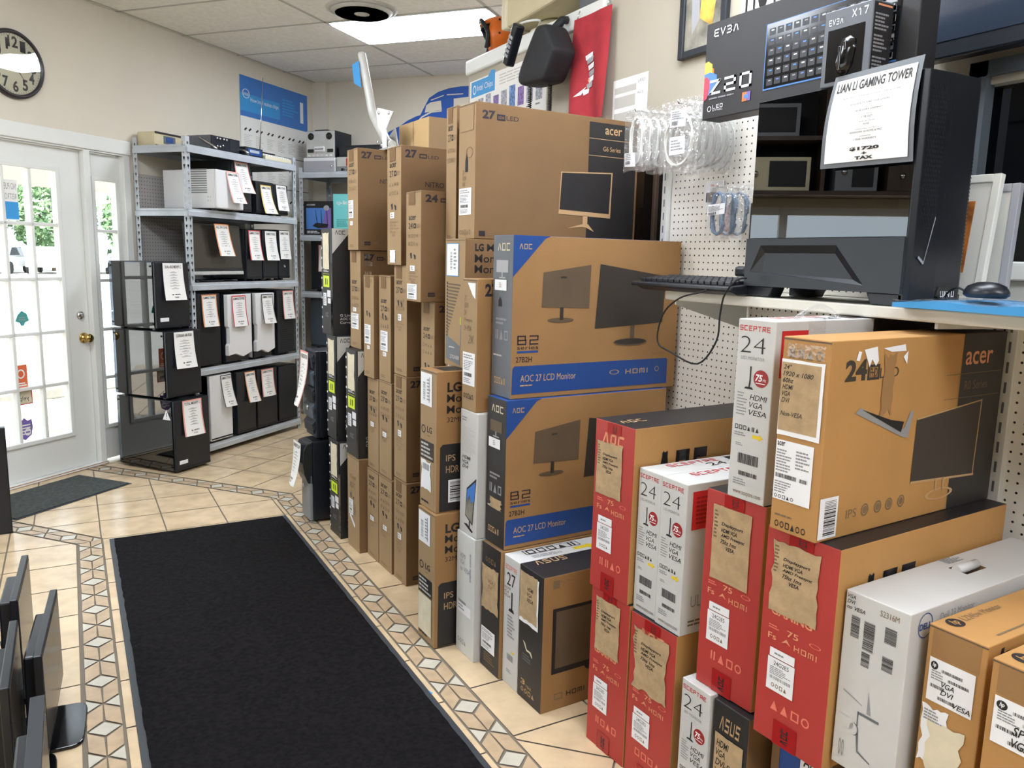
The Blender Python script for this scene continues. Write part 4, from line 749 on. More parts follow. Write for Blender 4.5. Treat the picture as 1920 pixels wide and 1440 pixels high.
def hp(x, y, T, z, label, hand, torn):
    c = Carton('monitor_carton', x, y, 1.8, T, .404, .61, z, label, 'brown cartons at the bottom right', 'kraft_deep', 'kraft_deep', 'kraft_deep'); F, W, U = c.F, c.W, c.U
    U.disc(.07, .78, .032, .15, 'ink', 1); U.text('hp', .055, .68, .085, .88, 'kraft_deep', 2, bold=.02, shear=.3); U.text('L2245w Monitor', .115, .72, .33, .88, 'ink_soft', 1); U.rect(.1, .15, .8, .19, 'ink_soft', 1); W.text('hp', .055, .86, .13, .97, 'ink', 1, bold=.08, shear=.3)
    F.rect(.08, .85, .90, .985, 'kraft_mid', 0)
    def lab(P):
        P.rect(.08, .625, .86, .842, 'label_white'); P.disc(.17, .806, .065, .021, 'ink', 1); P.text('hp', .14, .794, .20, .82, 'label_white', 2, bold=.03, shear=.3); P.rows(.13, .735, .40, .785, 4, 'grey_print', 1); P.bars(.30, .785, .66, .80, 'ink', 26, 1); P.bars(.42, .75, .78, .765, 'ink', 26, 1); P.bars(.13, .695, .38, .712, 'ink', 20, 1); P.bars(.28, .645, .58, .662, 'ink', 22, 1); P.hand(hand, .32, .632, .84, .745, 'ink', 3, .01)
    c.sub('shipping_label', 'F', lab)
    if torn: c.sub('torn_label', 'F', lambda P: (P.jag(.03, .30, .5, .60, 'label_white', 0, 3, .15), P.jag(.15, .22, .8, .54, 'cream', 1, 6, .18), P.rows(.08, .52, .42, .58, 4, 'grey_print', 2)))
    return c.done()
hp(1.417, .742, .112, .42, 'brown carton with torn labels beside the wide white carton', ['VGA', 'DVI', '   VESA'], True)
hp(1.392, .572, .146, .42, 'brown carton cut by the right edge of the picture', ['SPEAKER', 'VGA'], False)
# brown carton lying on top, plus curved arm
c = Carton('cardboard_box', 1.53, 3.60, 1.8, .36, .145, .3, 2.006, 'plain brown box lying on top of the stacks behind the curved arm', None, 'wood_light', 'kraft_lit', 'kraft_lit', lip=False, cat='box'); c.F.rect(.49, 0, .505, 1, 'kraft', 1); c.done()
# ------------------------------------------------------------------ computers
def sheet(parent, o, u, dn, out, w, h, border='paper', title='GAMING TOWER', curl=.02, seed=1, name='price_sheet', price='$ 899', big=False, twist=0.0):
    """printed sheet hanging on a case: o top left, u to the right, dn down, out towards the viewer"""
    o, u, dn, out = Vector(o), Vector(u).normalized(), Vector(dn).normalized(), Vector(out).normalized()
    def sf(a, b, e=0):
        t = 1-b; q = curl*(t*t*(.6+.4*a)) + curl*.25*math.sin(3.1*a)*t
        return o + u*(w*(a+twist*t)) + dn*(h*t) + out*(q+.0015+e)
    m = MB(); n = 8
    for i in range(3):
        for j in range(n):
            a0, a1, b0, b1 = i/3, (i+1)/3, j/n, (j+1)/n
            m.face([sf(a0, b0), sf(a1, b0), sf(a1, b1), sf(a0, b1)], 'paper')
    P = Print(m, sf, .0006, .0004); bm = border
    if bm != 'paper':
        k = .06
        for j in range(n):
            P.rect(0, j/n, k, (j+1)/n, bm, 0); P.rect(1-k, j/n, 1, (j+1)/n, bm, 0)
        P.rect(0, 0, 1, k*w/h, bm, 0); P.rect(0, 1-k*w/h, 1, 1, bm, 0)
    P.text(title, .1, .86, .9, .94, 'ink', 1, bold=.015)
    rnd = random.Random(seed)
    for i in range(7): q = rnd.uniform(.12, .3); P.rect(.5-q, .74-.072*i, .5+q, .752-.072*i, 'grey_print', 1); P.rect(.5-q*.4, .765-.072*i, .5+q*.4, .773-.072*i, 'grey_print', 1)
    P.text(price, .3, .13, .7, .17, 'ink', 1, bold=.02); P.text('TAX', .4, .06, .6, .095, 'ink', 1, bold=.02)
    return m.build(name, parent)
def feet(root, w, d, m='black_plastic', h=.015):
    for x in (.03, w-.06):
        for y in (.05, d-.08):
            f = MB(); f.box((x, y, 0), (x+.03, y+.03, h), m, .003); f.build('foot', root)
def tower(loc, rz, w, d, h, label, style='plain', body='black_plastic', front='black_plastic', group='desktop towers for sale', paper=None, title='GAMING TOWER', name='computer_tower', right=False, tri=False, logo=False, seed=1, pw=.15, ph=.23, px=None, pdrop=.0, curl=.025, twist=0.0):
    """local: x width, y depth (front at y = 0 facing -y), glass or plain side at x = 0"""
    r = empty(name, loc, rz, label, 'computer', group); z0 = .015; feet(r, w, d)
    m = MB()
    if style in ('glass', 'rack'):                       # open frame with things inside
        for a in [((.004, .02, z0), (w, d, z0+.02)), ((.004, .02, h-.02), (w, d, h)), ((w-.006, .02, z0), (w, d, h)), ((.01, d-.012, z0), (w, d, h))]: m.box(*a, body, .002)
        m.box((.006, .02, z0), (w, .03, h), body); m.box((.006, .02, z0+.02), (w-.01, d-.01, z0+.10), 'charcoal', .003)
        m.build('chassis', r)
        m = MB(); m.box((w-.03, .12, h*.35), (w-.012, d-.06, h-.05), 'dark_inside', .002)
        for k in range(5): m.box((.02, d-.02, h*.35+.03*k), (.1, d-.012, h*.35+.03*k+.012), 'grey_plastic', .001)
        m.box((.03, .14, h*.45), (w-.02, d-.03, h*.52), 'black_matte', .004); m.box((.05, .20, h*.62), (w-.03, .30, h*.85), 'graphite', .004); m.build('circuit_boards', r)
        m = MB(); q = Matrix.Translation((.05, d-.02, h*.80)) @ Matrix.Rotation(R(90), 4, 'X')
        m.lathe([(.056, -.004), (.060, 0), (.060, .02), (.054, .022)], 'grey_plastic', 28, Matrix.Translation((w*.5, d-.02, h*.78)) @ Matrix.Rotation(R(90), 4, 'X'))
        for k in range(7):
            a = k*math.pi*2/7; c = Vector((w*.5, d-.034, h*.78)); e1 = Vector((math.cos(a), 0, math.sin(a))); e2 = Vector((math.cos(a+.6), 0, math.sin(a+.6)))
            m.face([c+e1*.018, c+e1*.052, c+e2*.052+Vector((0, -.008, 0)), c+e2*.018], 'label_white')  # white blades stand in for daylight through the rear vents
        m.build('rear_fan', r)
        m = MB(); m.box((-.002, .022, z0+.004), (.002, d-.004, h-.004), 'case_glass', .0); sp = m.build('side_panel', r); sp['label'] = 'tinted glass side panel'
        m = MB()
        for y in (.035, d-.02):
            for z in (z0+.03, h-.03): m.lathe([(.007, 0), (.007, .004), (0, .0045)], 'black_gloss', 10, Matrix.Translation((-.002, y, z)) @ Matrix.Rotation(R(-90), 4, 'Y'))
        m.build('thumb_screws', sp)
    else:
        m.box((0, .02, z0), (w, d, h), body, .004)
        sx = w if right else 0; sg = 1 if right else -1
        m.box((min(sx, sx+sg*.002), .03, z0+.01), (max(sx, sx+sg*.002), d-.01, h-.01), body, .0008)
        m.build('chassis', r)
    m = MB(); F = None
    if style == 'white_split':                           # white cover with cut waist, dark core
        m.box((.004, .004, z0), (w-.004, .02, h), 'black_plastic', .002)
        m.prism([(0, z0+.05), (w*.30, z0+.06), (w*.62, z0+.03), (w, z0+.06), (w, h), (0, h), (0, h*.55), (w*.06, h*.52), (w*.06, h*.30), (0, h*.27)], 1, -.03, .006, front, .004)
    elif style == 'white_vent':
        m.box((0, 0, z0), (w, .02, h), front, .008)
    elif style == 'workstation':
        m.box((0, 0, z0), (w, .02, h), front, .004)
        for k, (a, b) in enumerate(((.80, .97), (.60, .78), (.42, .585), (.22, .40), (.05, .20))): m.prism([(-.012, z0+(h-z0)*a), (0, z0+(h-z0)*(a-.0)), (0, z0+(h-z0)*b), (-.018, z0+(h-z0)*(b-.04))], 0, .01, w-.012, 'graphite' if k % 2 else 'charcoal', .003)
        m.lathe([(.017, 0), (.017, .005), (.013, .008), (0, .008)], 'chrome', 20, Matrix.Translation((w*.5, -.016, h*.36)) @ Matrix.Rotation(R(90), 4, 'X'))
        for k in range(5): m.box((w-.012, -.01, h*(.12+.19*k)), (w-.002, .002, h*(.17+.19*k)), 'black_matte', .002)
    elif style == 'bulge':
        m.box((0, .0, z0), (w, .02, h*.6), 'grey_plastic', .006); m.lathe([(.012, 0), (.012, .004), (0, .004)], 'label_white', 16, Matrix.Translation((w*.3, -.001, h*.42)) @ Matrix.Rotation(R(90), 4, 'X'))
        pts = [(-.0, z0), (-.035, z0+.02)]+[(-.035-.05*math.sin(math.pi*i/10)**.7 if i < 10 else -.035, z0+.02+(h-z0-.04)*i/10) for i in range(1, 11)]+[(0, h)]
        m.prism([(.02, h*.48), (-.008, h*.50), (-.026, h*.60), (-.036, h*.75), (-.030, h*.90), (-.012, h*.98), (.02, h)], 0, 0, w, 'black_plastic', .004)
    else:
        m.box((.002, .0, z0), (w-.002, .02, h-.002), front, .006)
        m.box((.006, -.002, z0+.01), (w-.006, .003, z0+.02), 'black_matte')
    m.build('front_panel', r)
    if style == 'white_vent':
        m = MB()
        for k in range(11): m.box((-.003, .08, h*.42+.016*k), (.001, .27, h*.42+.016*k+.009), 'grey_plastic', .001)
        m.build('vent_grille', r); m = MB()
        for k in range(4): m.box((-.002, .05+.02*(k % 2), .06+.025*(k//2)), (.001, .058+.02*(k % 2), .075+.025*(k//2)), 'ink', .0005)
        m.build('port', r)
    if style == 'mesh':
        m = MB(); P = Print(m, lambda a, b, e: Vector((.02+(w-.04)*a, -.0005-e, z0+.03+(h-z0-.06)*b)))
        for k in range(26): P.rect(.05, k/26+.004, .95, k/26+.022, 'black_matte')
        m.build('mesh_filter', r)
    if logo:
        m = MB(); m.lathe([(.012, 0), (.012, .002), (.009, .002), (.009, .001), (0, .001)], 'chrome', 18, Matrix.Translation((w*.5, -.001, h*.28)) @ Matrix.Rotation(R(90), 4, 'X')); m.build('badge', r)
    if tri:
        m = MB(); P = Print(m, lambda a, b, e: Vector((-.003-e, .10-.07*a, h-.13+.07*b))); P.poly([(0, 0), (1, 0), (.5, 1)], 'yellow' if tri == 1 else 'label_white'); P.rect(.46, .3, .54, .7, 'ink', 1); P.rect(.46, .12, .54, .2, 'ink', 1); m.build('warning_sticker', r)
    if paper:
        x0 = px if px is not None else (w-pw)/2
        y0 = {'white_split': -.034, 'bulge': -.040, 'workstation': -.022}.get(style, -.003)
        sheet(r, (x0, y0, h-.008-pdrop), (1, 0, 0), (0, 0, -1), (0, -1, 0), pw, ph, paper, title, curl, seed, twist=twist)
    return r
# ------------------------------------------------------------------ steel shelving along the door wall
S0, S1, T0, T1 = .395, 1.625, .035, .505
def post(root, sx, ty, h, fx, fy):
    """angle post with keyhole slots; fx, fy: which way its two flanges run"""
    m = MB(); q = .036; th = .003
    def flange(o, u):
        o = Vector(o); u = Vector(u); n = 1 if abs(u.x) else 0; zz = 0; k = 0
        P = lambda a, z: o + u*a + Vector((0, 0, z))
        for (a0, a1) in ((0, .010), (.026, q)):
            m.face([P(a0, 0), P(a1, 0), P(a1, h), P(a0, h)], 'steel')
        step = .0508; z = .02
        m.face([P(.010, 0), P(.026, 0), P(.026, z), P(.010, z)], 'steel')
        while z+step < h:
            m.face([P(.010, z+.029), P(.026, z+.029), P(.026, z+step), P(.010, z+step)], 'steel')
            m.face([P(.010, z), P(.0145, z), P(.0145, z+.013), P(.010, z+.013)], 'steel'); m.face([P(.0215, z), P(.026, z), P(.026, z+.013), P(.0215, z+.013)], 'steel')
            z += step
        m.face([P(.010, z), P(.026, z), P(.026, h), P(.010, h)], 'steel')
    flange((sx, -ty, 0), (fx, 0, 0)); flange((sx, -ty, 0), (0, fy, 0))
    o = m.build('upright', root); md = o.modifiers.new('thick', 'SOLIDIFY'); md.thickness = .002; return o
def shelving(root, s0, s1, t0, t1, levels, h):
    post(root, s0, t1, h, 1, 1); post(root, s1, t1, h, -1, 1); post(root, s0, t0, h, 1, -1); post(root, s1, t0, h, -1, -1)
    for z in levels:
        m = MB(); m.box((s0+.004, -t1+.004, z-.012), (s1-.004, -t0-.004, z-.002), 'grey_plastic'); m.build('shelf_board', root)
        for y, sg in ((-t1, -1), (-t0, 1)):
            m = MB(); m.prism([(y+sg*.003, z), (y+sg*.003, z-.014), (y+sg*.011, z-.02), (y+sg*.011, z-.052), (y-sg*.002, z-.052), (y-sg*.002, z)], 0, s0+.003, s1-.003, 'steel', 0); m.build('beam', root)
        for x, sg in ((s0, -1), (s1, 1)):
            m = MB(); m.prism([(x+sg*.002, z), (x+sg*.002, z-.014), (x+sg*.009, z-.02), (x+sg*.009, z-.052), (x-sg*.002, z-.052), (x-sg*.002, z)], 1, -t1+.003, -t0-.003, 'steel', 0); m.build('beam', root)
LV = [.088, .660, 1.272, 1.785, 2.215]
r = local('shelving_unit', 'grey steel shelving unit with slotted posts and five decks, beside the door', 'shelving')
shelving(r, S0, S1, T0, T1, LV, 2.27)
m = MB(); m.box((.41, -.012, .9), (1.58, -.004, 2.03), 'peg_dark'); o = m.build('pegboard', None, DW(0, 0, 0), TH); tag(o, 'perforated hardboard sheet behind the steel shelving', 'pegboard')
def T_(s, t, z, *a, **k): return tower(DW(s, t, z), TH, *a, **k)
g = 'computers on the steel shelving'
T_(.60, .575, LV[3], .285, .48, .285, 'white cube computer with a grille in its side, on the second deck from the top', 'white_vent', 'white_plastic', 'white_plastic', g, 'paper_pink', px=.10, pw=.13, ph=.22, curl=.05, pdrop=-.004, twist=.25, name='computer_tower')
T_(.895, .47, LV[3], .215, .43, .385, 'tall black computer beside the white cube computer', 'plain', 'black_plastic', 'black_plastic', g, 'paper_pink', pw=.15, ph=.225, px=.02, curl=.05, twist=.2, seed=3)
T_(1.165, .465, LV[3], .22, .43, .262, 'black computer with yellow edged sheet, on the second deck from the top', 'mesh', 'black_plastic', 'black_plastic', g, 'paper_yellow', seed=4, px=.05, pw=.13, ph=.22, curl=.06, pdrop=.02, twist=.1)
T_(1.395, .455, LV[3], .19, .43, .258, 'black computer at the right end of the second deck from the top', 'plain', 'black_plastic', 'black_plastic', g, 'paper', seed=5, px=.03, pw=.13, ph=.2, twist=.1)
T_(1.04, .46, LV[2], .188, .43, .40, 'black computer with red edged sheet, on the middle deck', 'plain', 'black_plastic', 'black_plastic', g, 'paper_red', seed=6, curl=.035, pw=.14)
T_(1.237, .46, LV[2], .192, .43, .40, 'black computer with plain white sheet, middle one of three on the middle deck', 'plain', 'black_plastic', 'black_plastic', g, 'paper', seed=7, curl=.035, pw=.14)
T_(1.437, .46, LV[2], .15, .43, .41, 'black computer with round badge, at the right end of the middle deck', 'plain', 'black_plastic', 'black_plastic', g, 'paper', seed=8, logo=True, pw=.13, curl=.02)
T_(.436, .51, LV[1], .235, .45, .535, 'black computer with orange edged sheet, left end of the fourth deck', 'plain', 'black_plastic', 'black_matte', g, 'paper_orange', seed=9, tri=1, pw=.15)
T_(.715, .51, LV[1], .265, .45, .52, 'white fronted computer with dark notched waist and red edged sheet', 'white_split', 'black_plastic', 'white_plastic', g, 'paper_red', seed=10, pw=.155, px=.04)
T_(1.035, .51, LV[1], .225, .45, .52, 'white fronted computer with dark waist and grey edged sheet', 'white_split', 'white_plastic', 'white_plastic', g, 'paper_grey', seed=11, pw=.14, px=.06, curl=.04)
T_(1.335, .51, LV[1], .235, .45, .535, 'black computer with pink edged sheet, right end of the fourth deck', 'mesh', 'black_plastic', 'black_plastic', g, 'paper_pink', seed=12, px=.07, pw=.14)
T_(.53, .51, LV[0], .24, .45, .505, 'white computer with dark glass side, on the lowest deck', 'glass', 'white_plastic', 'white_plastic', g, 'paper_grey', seed=13, px=.11, pw=.12, ph=.24, curl=.04, twist=.15)
T_(.82, .51, LV[0], .225, .45, .495, 'black computer with orange cornered sheet, on the lowest deck', 'plain', 'black_plastic', 'black_plastic', g, 'paper_orange', seed=14, px=.09, pw=.12, ph=.24, curl=.04, twist=.2)
T_(1.06, .51, LV[0], .255, .45, .49, 'black computer with glass side and pink sheet, on the lowest deck', 'glass', 'black_plastic', 'black_plastic', g, 'paper_pink', seed=15, px=.05, pw=.15, ph=.22)
T_(1.335, .51, LV[0], .245, .45, .48, 'black computer with a yellow warning triangle, right end of the lowest deck', 'glass', 'black_plastic', 'black_plastic', g, None, tri=1)
# all-in-one computer on the middle deck
r = local('all_in_one_computer', 'wide black all-in-one computer with silver chin, on the middle deck', 'computer', s=.436, t=.46, z=LV[2]+.001)
q = Matrix.Rotation(R(-4), 4, 'X')
m = MB(); m.box((0, 0, .075), (.57, .03, .425), 'black_plastic', .006, q); dh = m.build('display_housing', r)
m = MB(); m.box((.012, -.002, .10), (.558, .001, .415), 'screen', 0, q); m.build('screen', dh)
m = MB(); m.box((0, -.004, .052), (.57, .03, .078), 'aluminium', .004, q); m.build('chin', dh)
m = MB(); m.tube([(.08, .0, .008), (.08, .12, .008), (.49, .12, .008), (.49, .0, .008)], .008, 'black_plastic', 8); m.box((.2, .03, .0), (.38, .1, .012), 'black_plastic', .004); m.tube([(.29, .07, .01), (.29, .03, .12)], .014, 'black_plastic', 8); m.build('stand', r)
sheet(r, (.22, -.032, .42), (1, 0, 0), (0, 0, -1), (0, -1, 0), .15, .23, 'paper_orange', 'ALL IN ONE', .03, 21, twist=.25)
# three computers stacked by the door
T3 = [(0, .50, .312, .53, 'lowest computer case of three stacked by the door, with pink edged sheet', 'paper_pink', 'TOTAL MESHIFY 2', 2, .655), (.501, .462, .30, .49, 'middle computer case of three stacked by the door, with plain sheet', 'paper', 'CORSAIR AIR RGB', None, .612), (.964, .455, .29, .42, 'topmost computer case of three stacked by the door, with plain sheet', 'paper', 'DUAL-ASUS MESHIFY C', None, .545)]
for z, h, w_, d_, lb, pp, tt, tr, tf in T3:
    r = tower(DW(.026, tf, z), TH-R(3), w_, d_, h, lb, 'glass', 'black_plastic', 'black_plastic', 'computer cases stacked by the door', pp, tt, tri=tr, pw=.17, ph=.245, px=w_*.22, curl=.03, seed=int(z*10)+30)
    if z != .501:
        m = MB(); m.box((.03, -.004, .06), (.10, .002, .085), 'label_white', .001); m.build('badge', r)
m = MB(); m.box((0, -.006, 0), (.02, .012, .30), 'wood_light', .002); m.box((-.004, -.02, 0), (.026, .012, .035), 'wood_light', .004); o = m.build('wood_strip', None, DW(.372, .57, 0), TH); tag(o, 'thin pale wooden strip standing beside the case stack', 'strip')
# second unit along the back wall
RB = R(-90)
r2 = empty('shelving_unit', DW(2.62, .18, 0), TH+RB, 'grey steel shelving unit in the far corner behind the black cartons', 'shelving')
shelving(r2, 0, 1.22, .03, .49, [.09, .62, 1.15, 1.66, 2.215], 2.255)
# r2 local: x along the back wall (towards the room), front faces the aisle
def BK(x, f, z): return DW(2.62, .18, 0)+NV*x-DV*f+Vector((0, 0, z))
def B_(x, f, z, *a, **k): return tower(BK(x, f, z), TH+RB, *a, **k)
# tape deck, white boxes and small things on the top decks
r = empty('tape_deck', BK(.03, .42, 2.345), TH+RB, 'grey reel tape deck with two black dials, on a white receiver', 'tape deck')
m = MB(); m.box((0, .012, 0), (.30, .28, .235), 'black_plastic', .004); m.box((.06, .05, .235), (.2, .2, .25), 'black_plastic', .004); m.build('cabinet', r)
m = MB(); m.box((.004, 0, .004), (.296, .014, .231), 'aluminium', .003); m.build('faceplate', r)
for x in (.055, .245):
    m = MB(); q = Matrix.Translation((x, 0, .185)) @ Matrix.Rotation(R(90), 4, 'X'); m.lathe([(.030, 0), (.030, .006), (.024, .007), (.023, .002), (.013, .002), (.013, .010), (0, .010)], 'ink', 22, q); m.build('reel_hub', r)
for x in (.02, .225):
    m = MB(); m.box((x, -.006, .045), (x+.06, .001, .075), 'ink', .002); m.build('level_meter', r)
m = MB(); m.box((.10, -.02, .05), (.20, .0, .095), 'white_plastic', .004); m.box((.105, -.022, .07), (.195, -.018, .076), 'ink'); m.build('head_cover', r)
m = MB()
for k in range(6): m.box((.025+.045*k, -.008, .014), (.045+.045*k, .0, .024), 'paper_red' if k in (1, 2) else 'label_white', .001)
m.build('push_buttons', r)
r = empty('receiver', BK(.01, .44, 2.216), TH+RB, 'white box with grey front panel under the tape deck', 'receiver'); m = MB(); m.box((0, .006, 0), (.33, .3, .128), 'white_plastic', .004); m.build('cabinet', r); m = MB(); m.box((.004, 0, .006), (.326, .008, .1), 'lens_grey', .003); m.lathe([(.009, 0), (.009, .012), (0, .012)], 'chrome', 14, Matrix.Translation((.30, 0, .05)) @ Matrix.Rotation(R(90), 4, 'X')); m.build('front_panel', r)
r = empty('test_instrument', BK(.36, .44, 2.216), TH+RB, 'grey instrument with red and blue panel right of the tape deck', 'instrument'); m = MB(); m.box((0, .006, 0), (.4, .3, .13), 'grey_plastic', .004); m.build('cabinet', r); m = MB(); m.box((.004, 0, .045), (.396, .008, .126), 'aluminium', .002); m.box((.10, -.002, .05), (.16, .001, .115), 'red_card'); m.box((.16, -.002, .05), (.25, .001, .115), 'blue_print'); m.build('front_panel', r); m = MB()
for k in range(6): m.box((.05+.03*k, -.006, .012), (.07+.03*k, .007, .03), 'label_white' if k else 'ink', .002)
m.build('key_row', r)
r = empty('black_case', BK(.36, .40, 2.348), TH+RB, 'flat black equipment case lying on the instrument with red and blue panel', 'case'); m = MB(); m.box((0, 0, 0), (.42, .28, .10), 'black_plastic', .006); m.build('body', r)
m = MB(); m.box((.02, -.003, .02), (.40, .002, .08), 'charcoal', .002); m.build('front_panel', r)
# things on its lower decks
def retail(x, f, z, w_, d_, h, label, mats, art=None, cat='box'):
    m = MB(); m.box((0, 0, 0), (w_, d_, h), mats, .002); P = Print(m, lambda a, b, e: Vector((w_*a, -e, h*b)))
    if art: art(P)
    o = m.build('retail_box', None, BK(x, f, z), TH+RB); return tag(o, label, cat, 'small boxes on the corner shelving')
def _rt(P):
    P.rect(.08, .17, .96, .80, 'glow_blue', 1); P.poly([(.62, .17), (.96, .17), (.96, .8), (.78, .8)], 'sticker_purple', 2); P.poly([(.30, .27), (.42, .36), (.86, .33), (.84, .22), (.5, .2)], 'ink', 3); P.poly([(.36, .32), (.44, .355), (.82, .33), (.78, .28)], 'charcoal', 4)
    for a, b in ((.46, .40), (.62, .60), (.82, .80)): P.poly([(a, .34), (a+.025, .34), (b+.015, .74), (b, .74)], 'ink', 4)
    P.text('AX3000', .1, .87, .4, .92, 'label_white', 1); P.rows(.1, .04, .7, .13, 2, 'label_white', 1); P.disc(.8, .8, .1, .08, 'lens_grey', 4)
retail(.02, .455, 1.662, .30, .09, .30, 'black router box with a blue picture, on the corner shelving', 'black_card', _rt)
def _tp(P): P.text('tp-link', .1, .72, .5, .84, 'label_white', 1, bold=.01); P.rows(.1, .2, .5, .4, 4, 'sticker_teal', 1, 2); [P.poly([(.5+.07*k, .1), (.52+.07*k, .1), (.55+.07*k, .95), (.53+.07*k, .95)], 'sticker_teal', 1) for k in range(6)]
retail(.34, .47, 1.662, .36, .09, .36, 'teal box leaning in front on the corner shelving', 'teal', _tp)
retail(.48, .33, 1.662, .3, .10, .50, 'taller teal box standing behind the other teal box', 'teal', lambda P: [P.rect(.1, .3+.16*k, .9, .34+.16*k, 'ink', 1) for k in range(4)])
retail(.17, .25, 1.662, .26, .12, .36, 'clear plastic package behind the router box', 'lens_grey', lambda P: (P.rect(.1, .1, .5, .9, 'white_grey', 1), P.rect(.55, .2, .9, .6, 'shade_grey', 1)))
B_(.045, .40, 1.152, .23, .36, .46, 'black computer standing on the corner shelving beneath the router box', 'glass', 'black_plastic', 'black_plastic', g, 'paper_pink', px=.09, pw=.13, ph=.24, curl=.03, twist=.05, pdrop=.03)
B_(.31, .44, 1.152, .22, .40, .45, 'black computer with white sheet, right of another on the corner shelving', 'plain', 'charcoal', 'charcoal', g, 'paper', px=.03, pw=.13, ph=.3, curl=.05)
B_(.045, .42, .622, .23, .38, .47, 'black computer with a triangle sticker, on the lower corner shelving', 'glass', 'black_plastic', 'graphite', g, None, tri=1)
B_(.315, .44, .622, .22, .40, .46, 'white and black computer on the lower corner shelving', 'white_split', 'black_plastic', 'white_plastic', g, None)
# black towers at the far end of the carton row
tower((1.10, 4.410, 0), R(-88.2), .155, .46, .467, 'black tower with a bulging front, on the floor left of the black cartons', 'bulge', 'black_plastic', 'black_plastic', 'black towers beside the black cartons', 'paper', 'DESKTOP', px=.0, pw=.14, ph=.24, curl=.045, pdrop=-.0, right=True)
tower((1.145, 4.455, .468), R(-88.2), .185, .50, .50, 'black workstation tower with stepped front, on top of another tower', 'workstation', 'black_plastic', 'charcoal', 'black towers beside the black cartons', 'paper_pink', 'WORKSTATION', px=-.01, pw=.15, ph=.30, curl=.06, right=True)
# ------------------------------------------------------------------ things on top of the steel shelving
r = local('signal_meter', 'small beige instrument box with blue display, left end of the shelving top', 'instrument', s=.445, t=.19, z=2.217)
m = MB(); m.box((0, 0, 0), (.27, .16, .10), 'beige_plastic', .006); m.build('cabinet', r); m = MB(); m.box((.08, -.004, .025), (.19, .002, .08), 'steel_dark', .002); m.box((.10, -.006, .035), (.165, -.003, .07), 'blue_print'); m.build('display', r); m = MB(); m.box((.0, -.008, .0), (.27, .0, .012), 'ink', .002); m.box((0, -.008, .088), (.27, .0, .1), 'ink', .002); m.build('edge_trim', r)
r = local('oscilloscope', 'dark instrument with many knobs and a folded handle, on the shelving top', 'instrument', s=.725, t=.44, z=2.217)
m = MB(); m.box((0, .01, 0), (.30, .24, .11), 'shade_grey', .004); m.build('cabinet', r); m = MB(); m.box((0, -.002, .002), (.30, .012, .108), 'black_plastic', .003); m.build('front_panel', r); m = MB(); m.box((.19, -.006, .03), (.285, -.001, .095), 'charcoal', .002); m.build('screen', r)
for x, z in ((.05, .09), (.08, .09), (.12, .09), (.15, .09), (.05, .035), (.08, .035), (.11, .045)):
    m = MB(); m.lathe([(.008, 0), (.008, .01), (0, .011)], 'chrome', 10, Matrix.Translation((x, -.002, z)) @ Matrix.Rotation(R(90), 4, 'X')); m.build('knob', r)
m = MB(); m.tube([(-.01, .10, .09), (-.012, -.02, .03), (-.006, -.05, .004)], .008, 'chrome', 8); m.build('handle', r)
r = local('radio_set', 'small blue faced radio with chrome handle and whip aerial, on the shelving top', 'radio', s=1.045, t=.48, z=2.217)
m = MB(); m.box((0, .0, 0), (.20, .20, .07), 'charcoal', .004); m.build('cabinet', r); m = MB(); m.box((.02, -.004, .012), (.18, .002, .058), 'blue_print', .002); m.box((.04, -.006, .03), (.15, -.003, .05), 'steel'); m.build('front_panel', r)
m = MB(); m.tube([(-.008, .12, .06), (-.01, -.01, .03), (.0, -.03, .01)], .010, 'chrome', 8); m.build('handle', r)
m = MB(); m.tube([(.19, .02, .06), (.26, .03, .62)], [.004, .0025], 'chrome', 6); m.build('aerial', r)
r = local('keyboard_computer', 'flat cream home computer with dark strip, right end of the shelving top', 'computer', s=1.265, t=.49, z=2.217)
m = MB(); m.prism([(0, 0), (0, .028), (.10, .05), (.24, .055), (.24, 0)], 0, 0, .34, 'cream_plastic', .004)
m.build('case', r); m = MB(); m.box((.0, .12, .054), (.28, .2, .075), 'black_matte', .003); m.build('dark_module', r)
m = MB()
for j in range(3):
    for i in range(10): m.box((.02+.03*i, .012+.026*j, .03+.006*j), (.045+.03*i, .032+.026*j, .04+.006*j), 'white_plastic', .002)
m.build('key_field', r)
# ------------------------------------------------------------------ door wall: clock and poster
r = local('wall_clock', 'round wall clock with dark rim and bold numerals above the door', 'clock', s=-.452, t=.0, z=2.572)
q = Matrix.Rotation(R(90), 4, 'X'); RC = .198
m = MB(); m.lathe([(RC, 0), (RC, .022), (RC-.008, .034), (RC-.022, .034), (RC-.026, .018), (0, .0175)], 'clock_rim', 48, q); m.build('rim', r)
m = MB(); P = Print(m, lambda a, b, e: Vector(((a-.5)*2*RC, -.019-e, (b-.5)*2*RC))); P.disc(.5, .5, .44, .44, 'clock_face', 0, 48)
for h in range(1, 13):
    a = math.pi/2-h*math.pi/6; cx, cy = .5+.32*math.cos(a), .5+.32*math.sin(a); wd = .056 if h < 10 else .10
    P.text(str(h), cx-wd*.8, cy-.082, cx+wd*.8, cy+.082, 'clock_rim', 1, bold=.03)
for k in range(60):
    a = k*math.pi/30; P.poly([(.5+.405*math.cos(a-.006), .5+.405*math.sin(a-.006)), (.5+.425*math.cos(a-.006), .5+.425*math.sin(a-.006)), (.5+.425*math.cos(a+.006), .5+.425*math.sin(a+.006)), (.5+.405*math.cos(a+.006), .5+.405*math.sin(a+.006))], 'clock_rim', 1)
dial = m.build('dial', r)
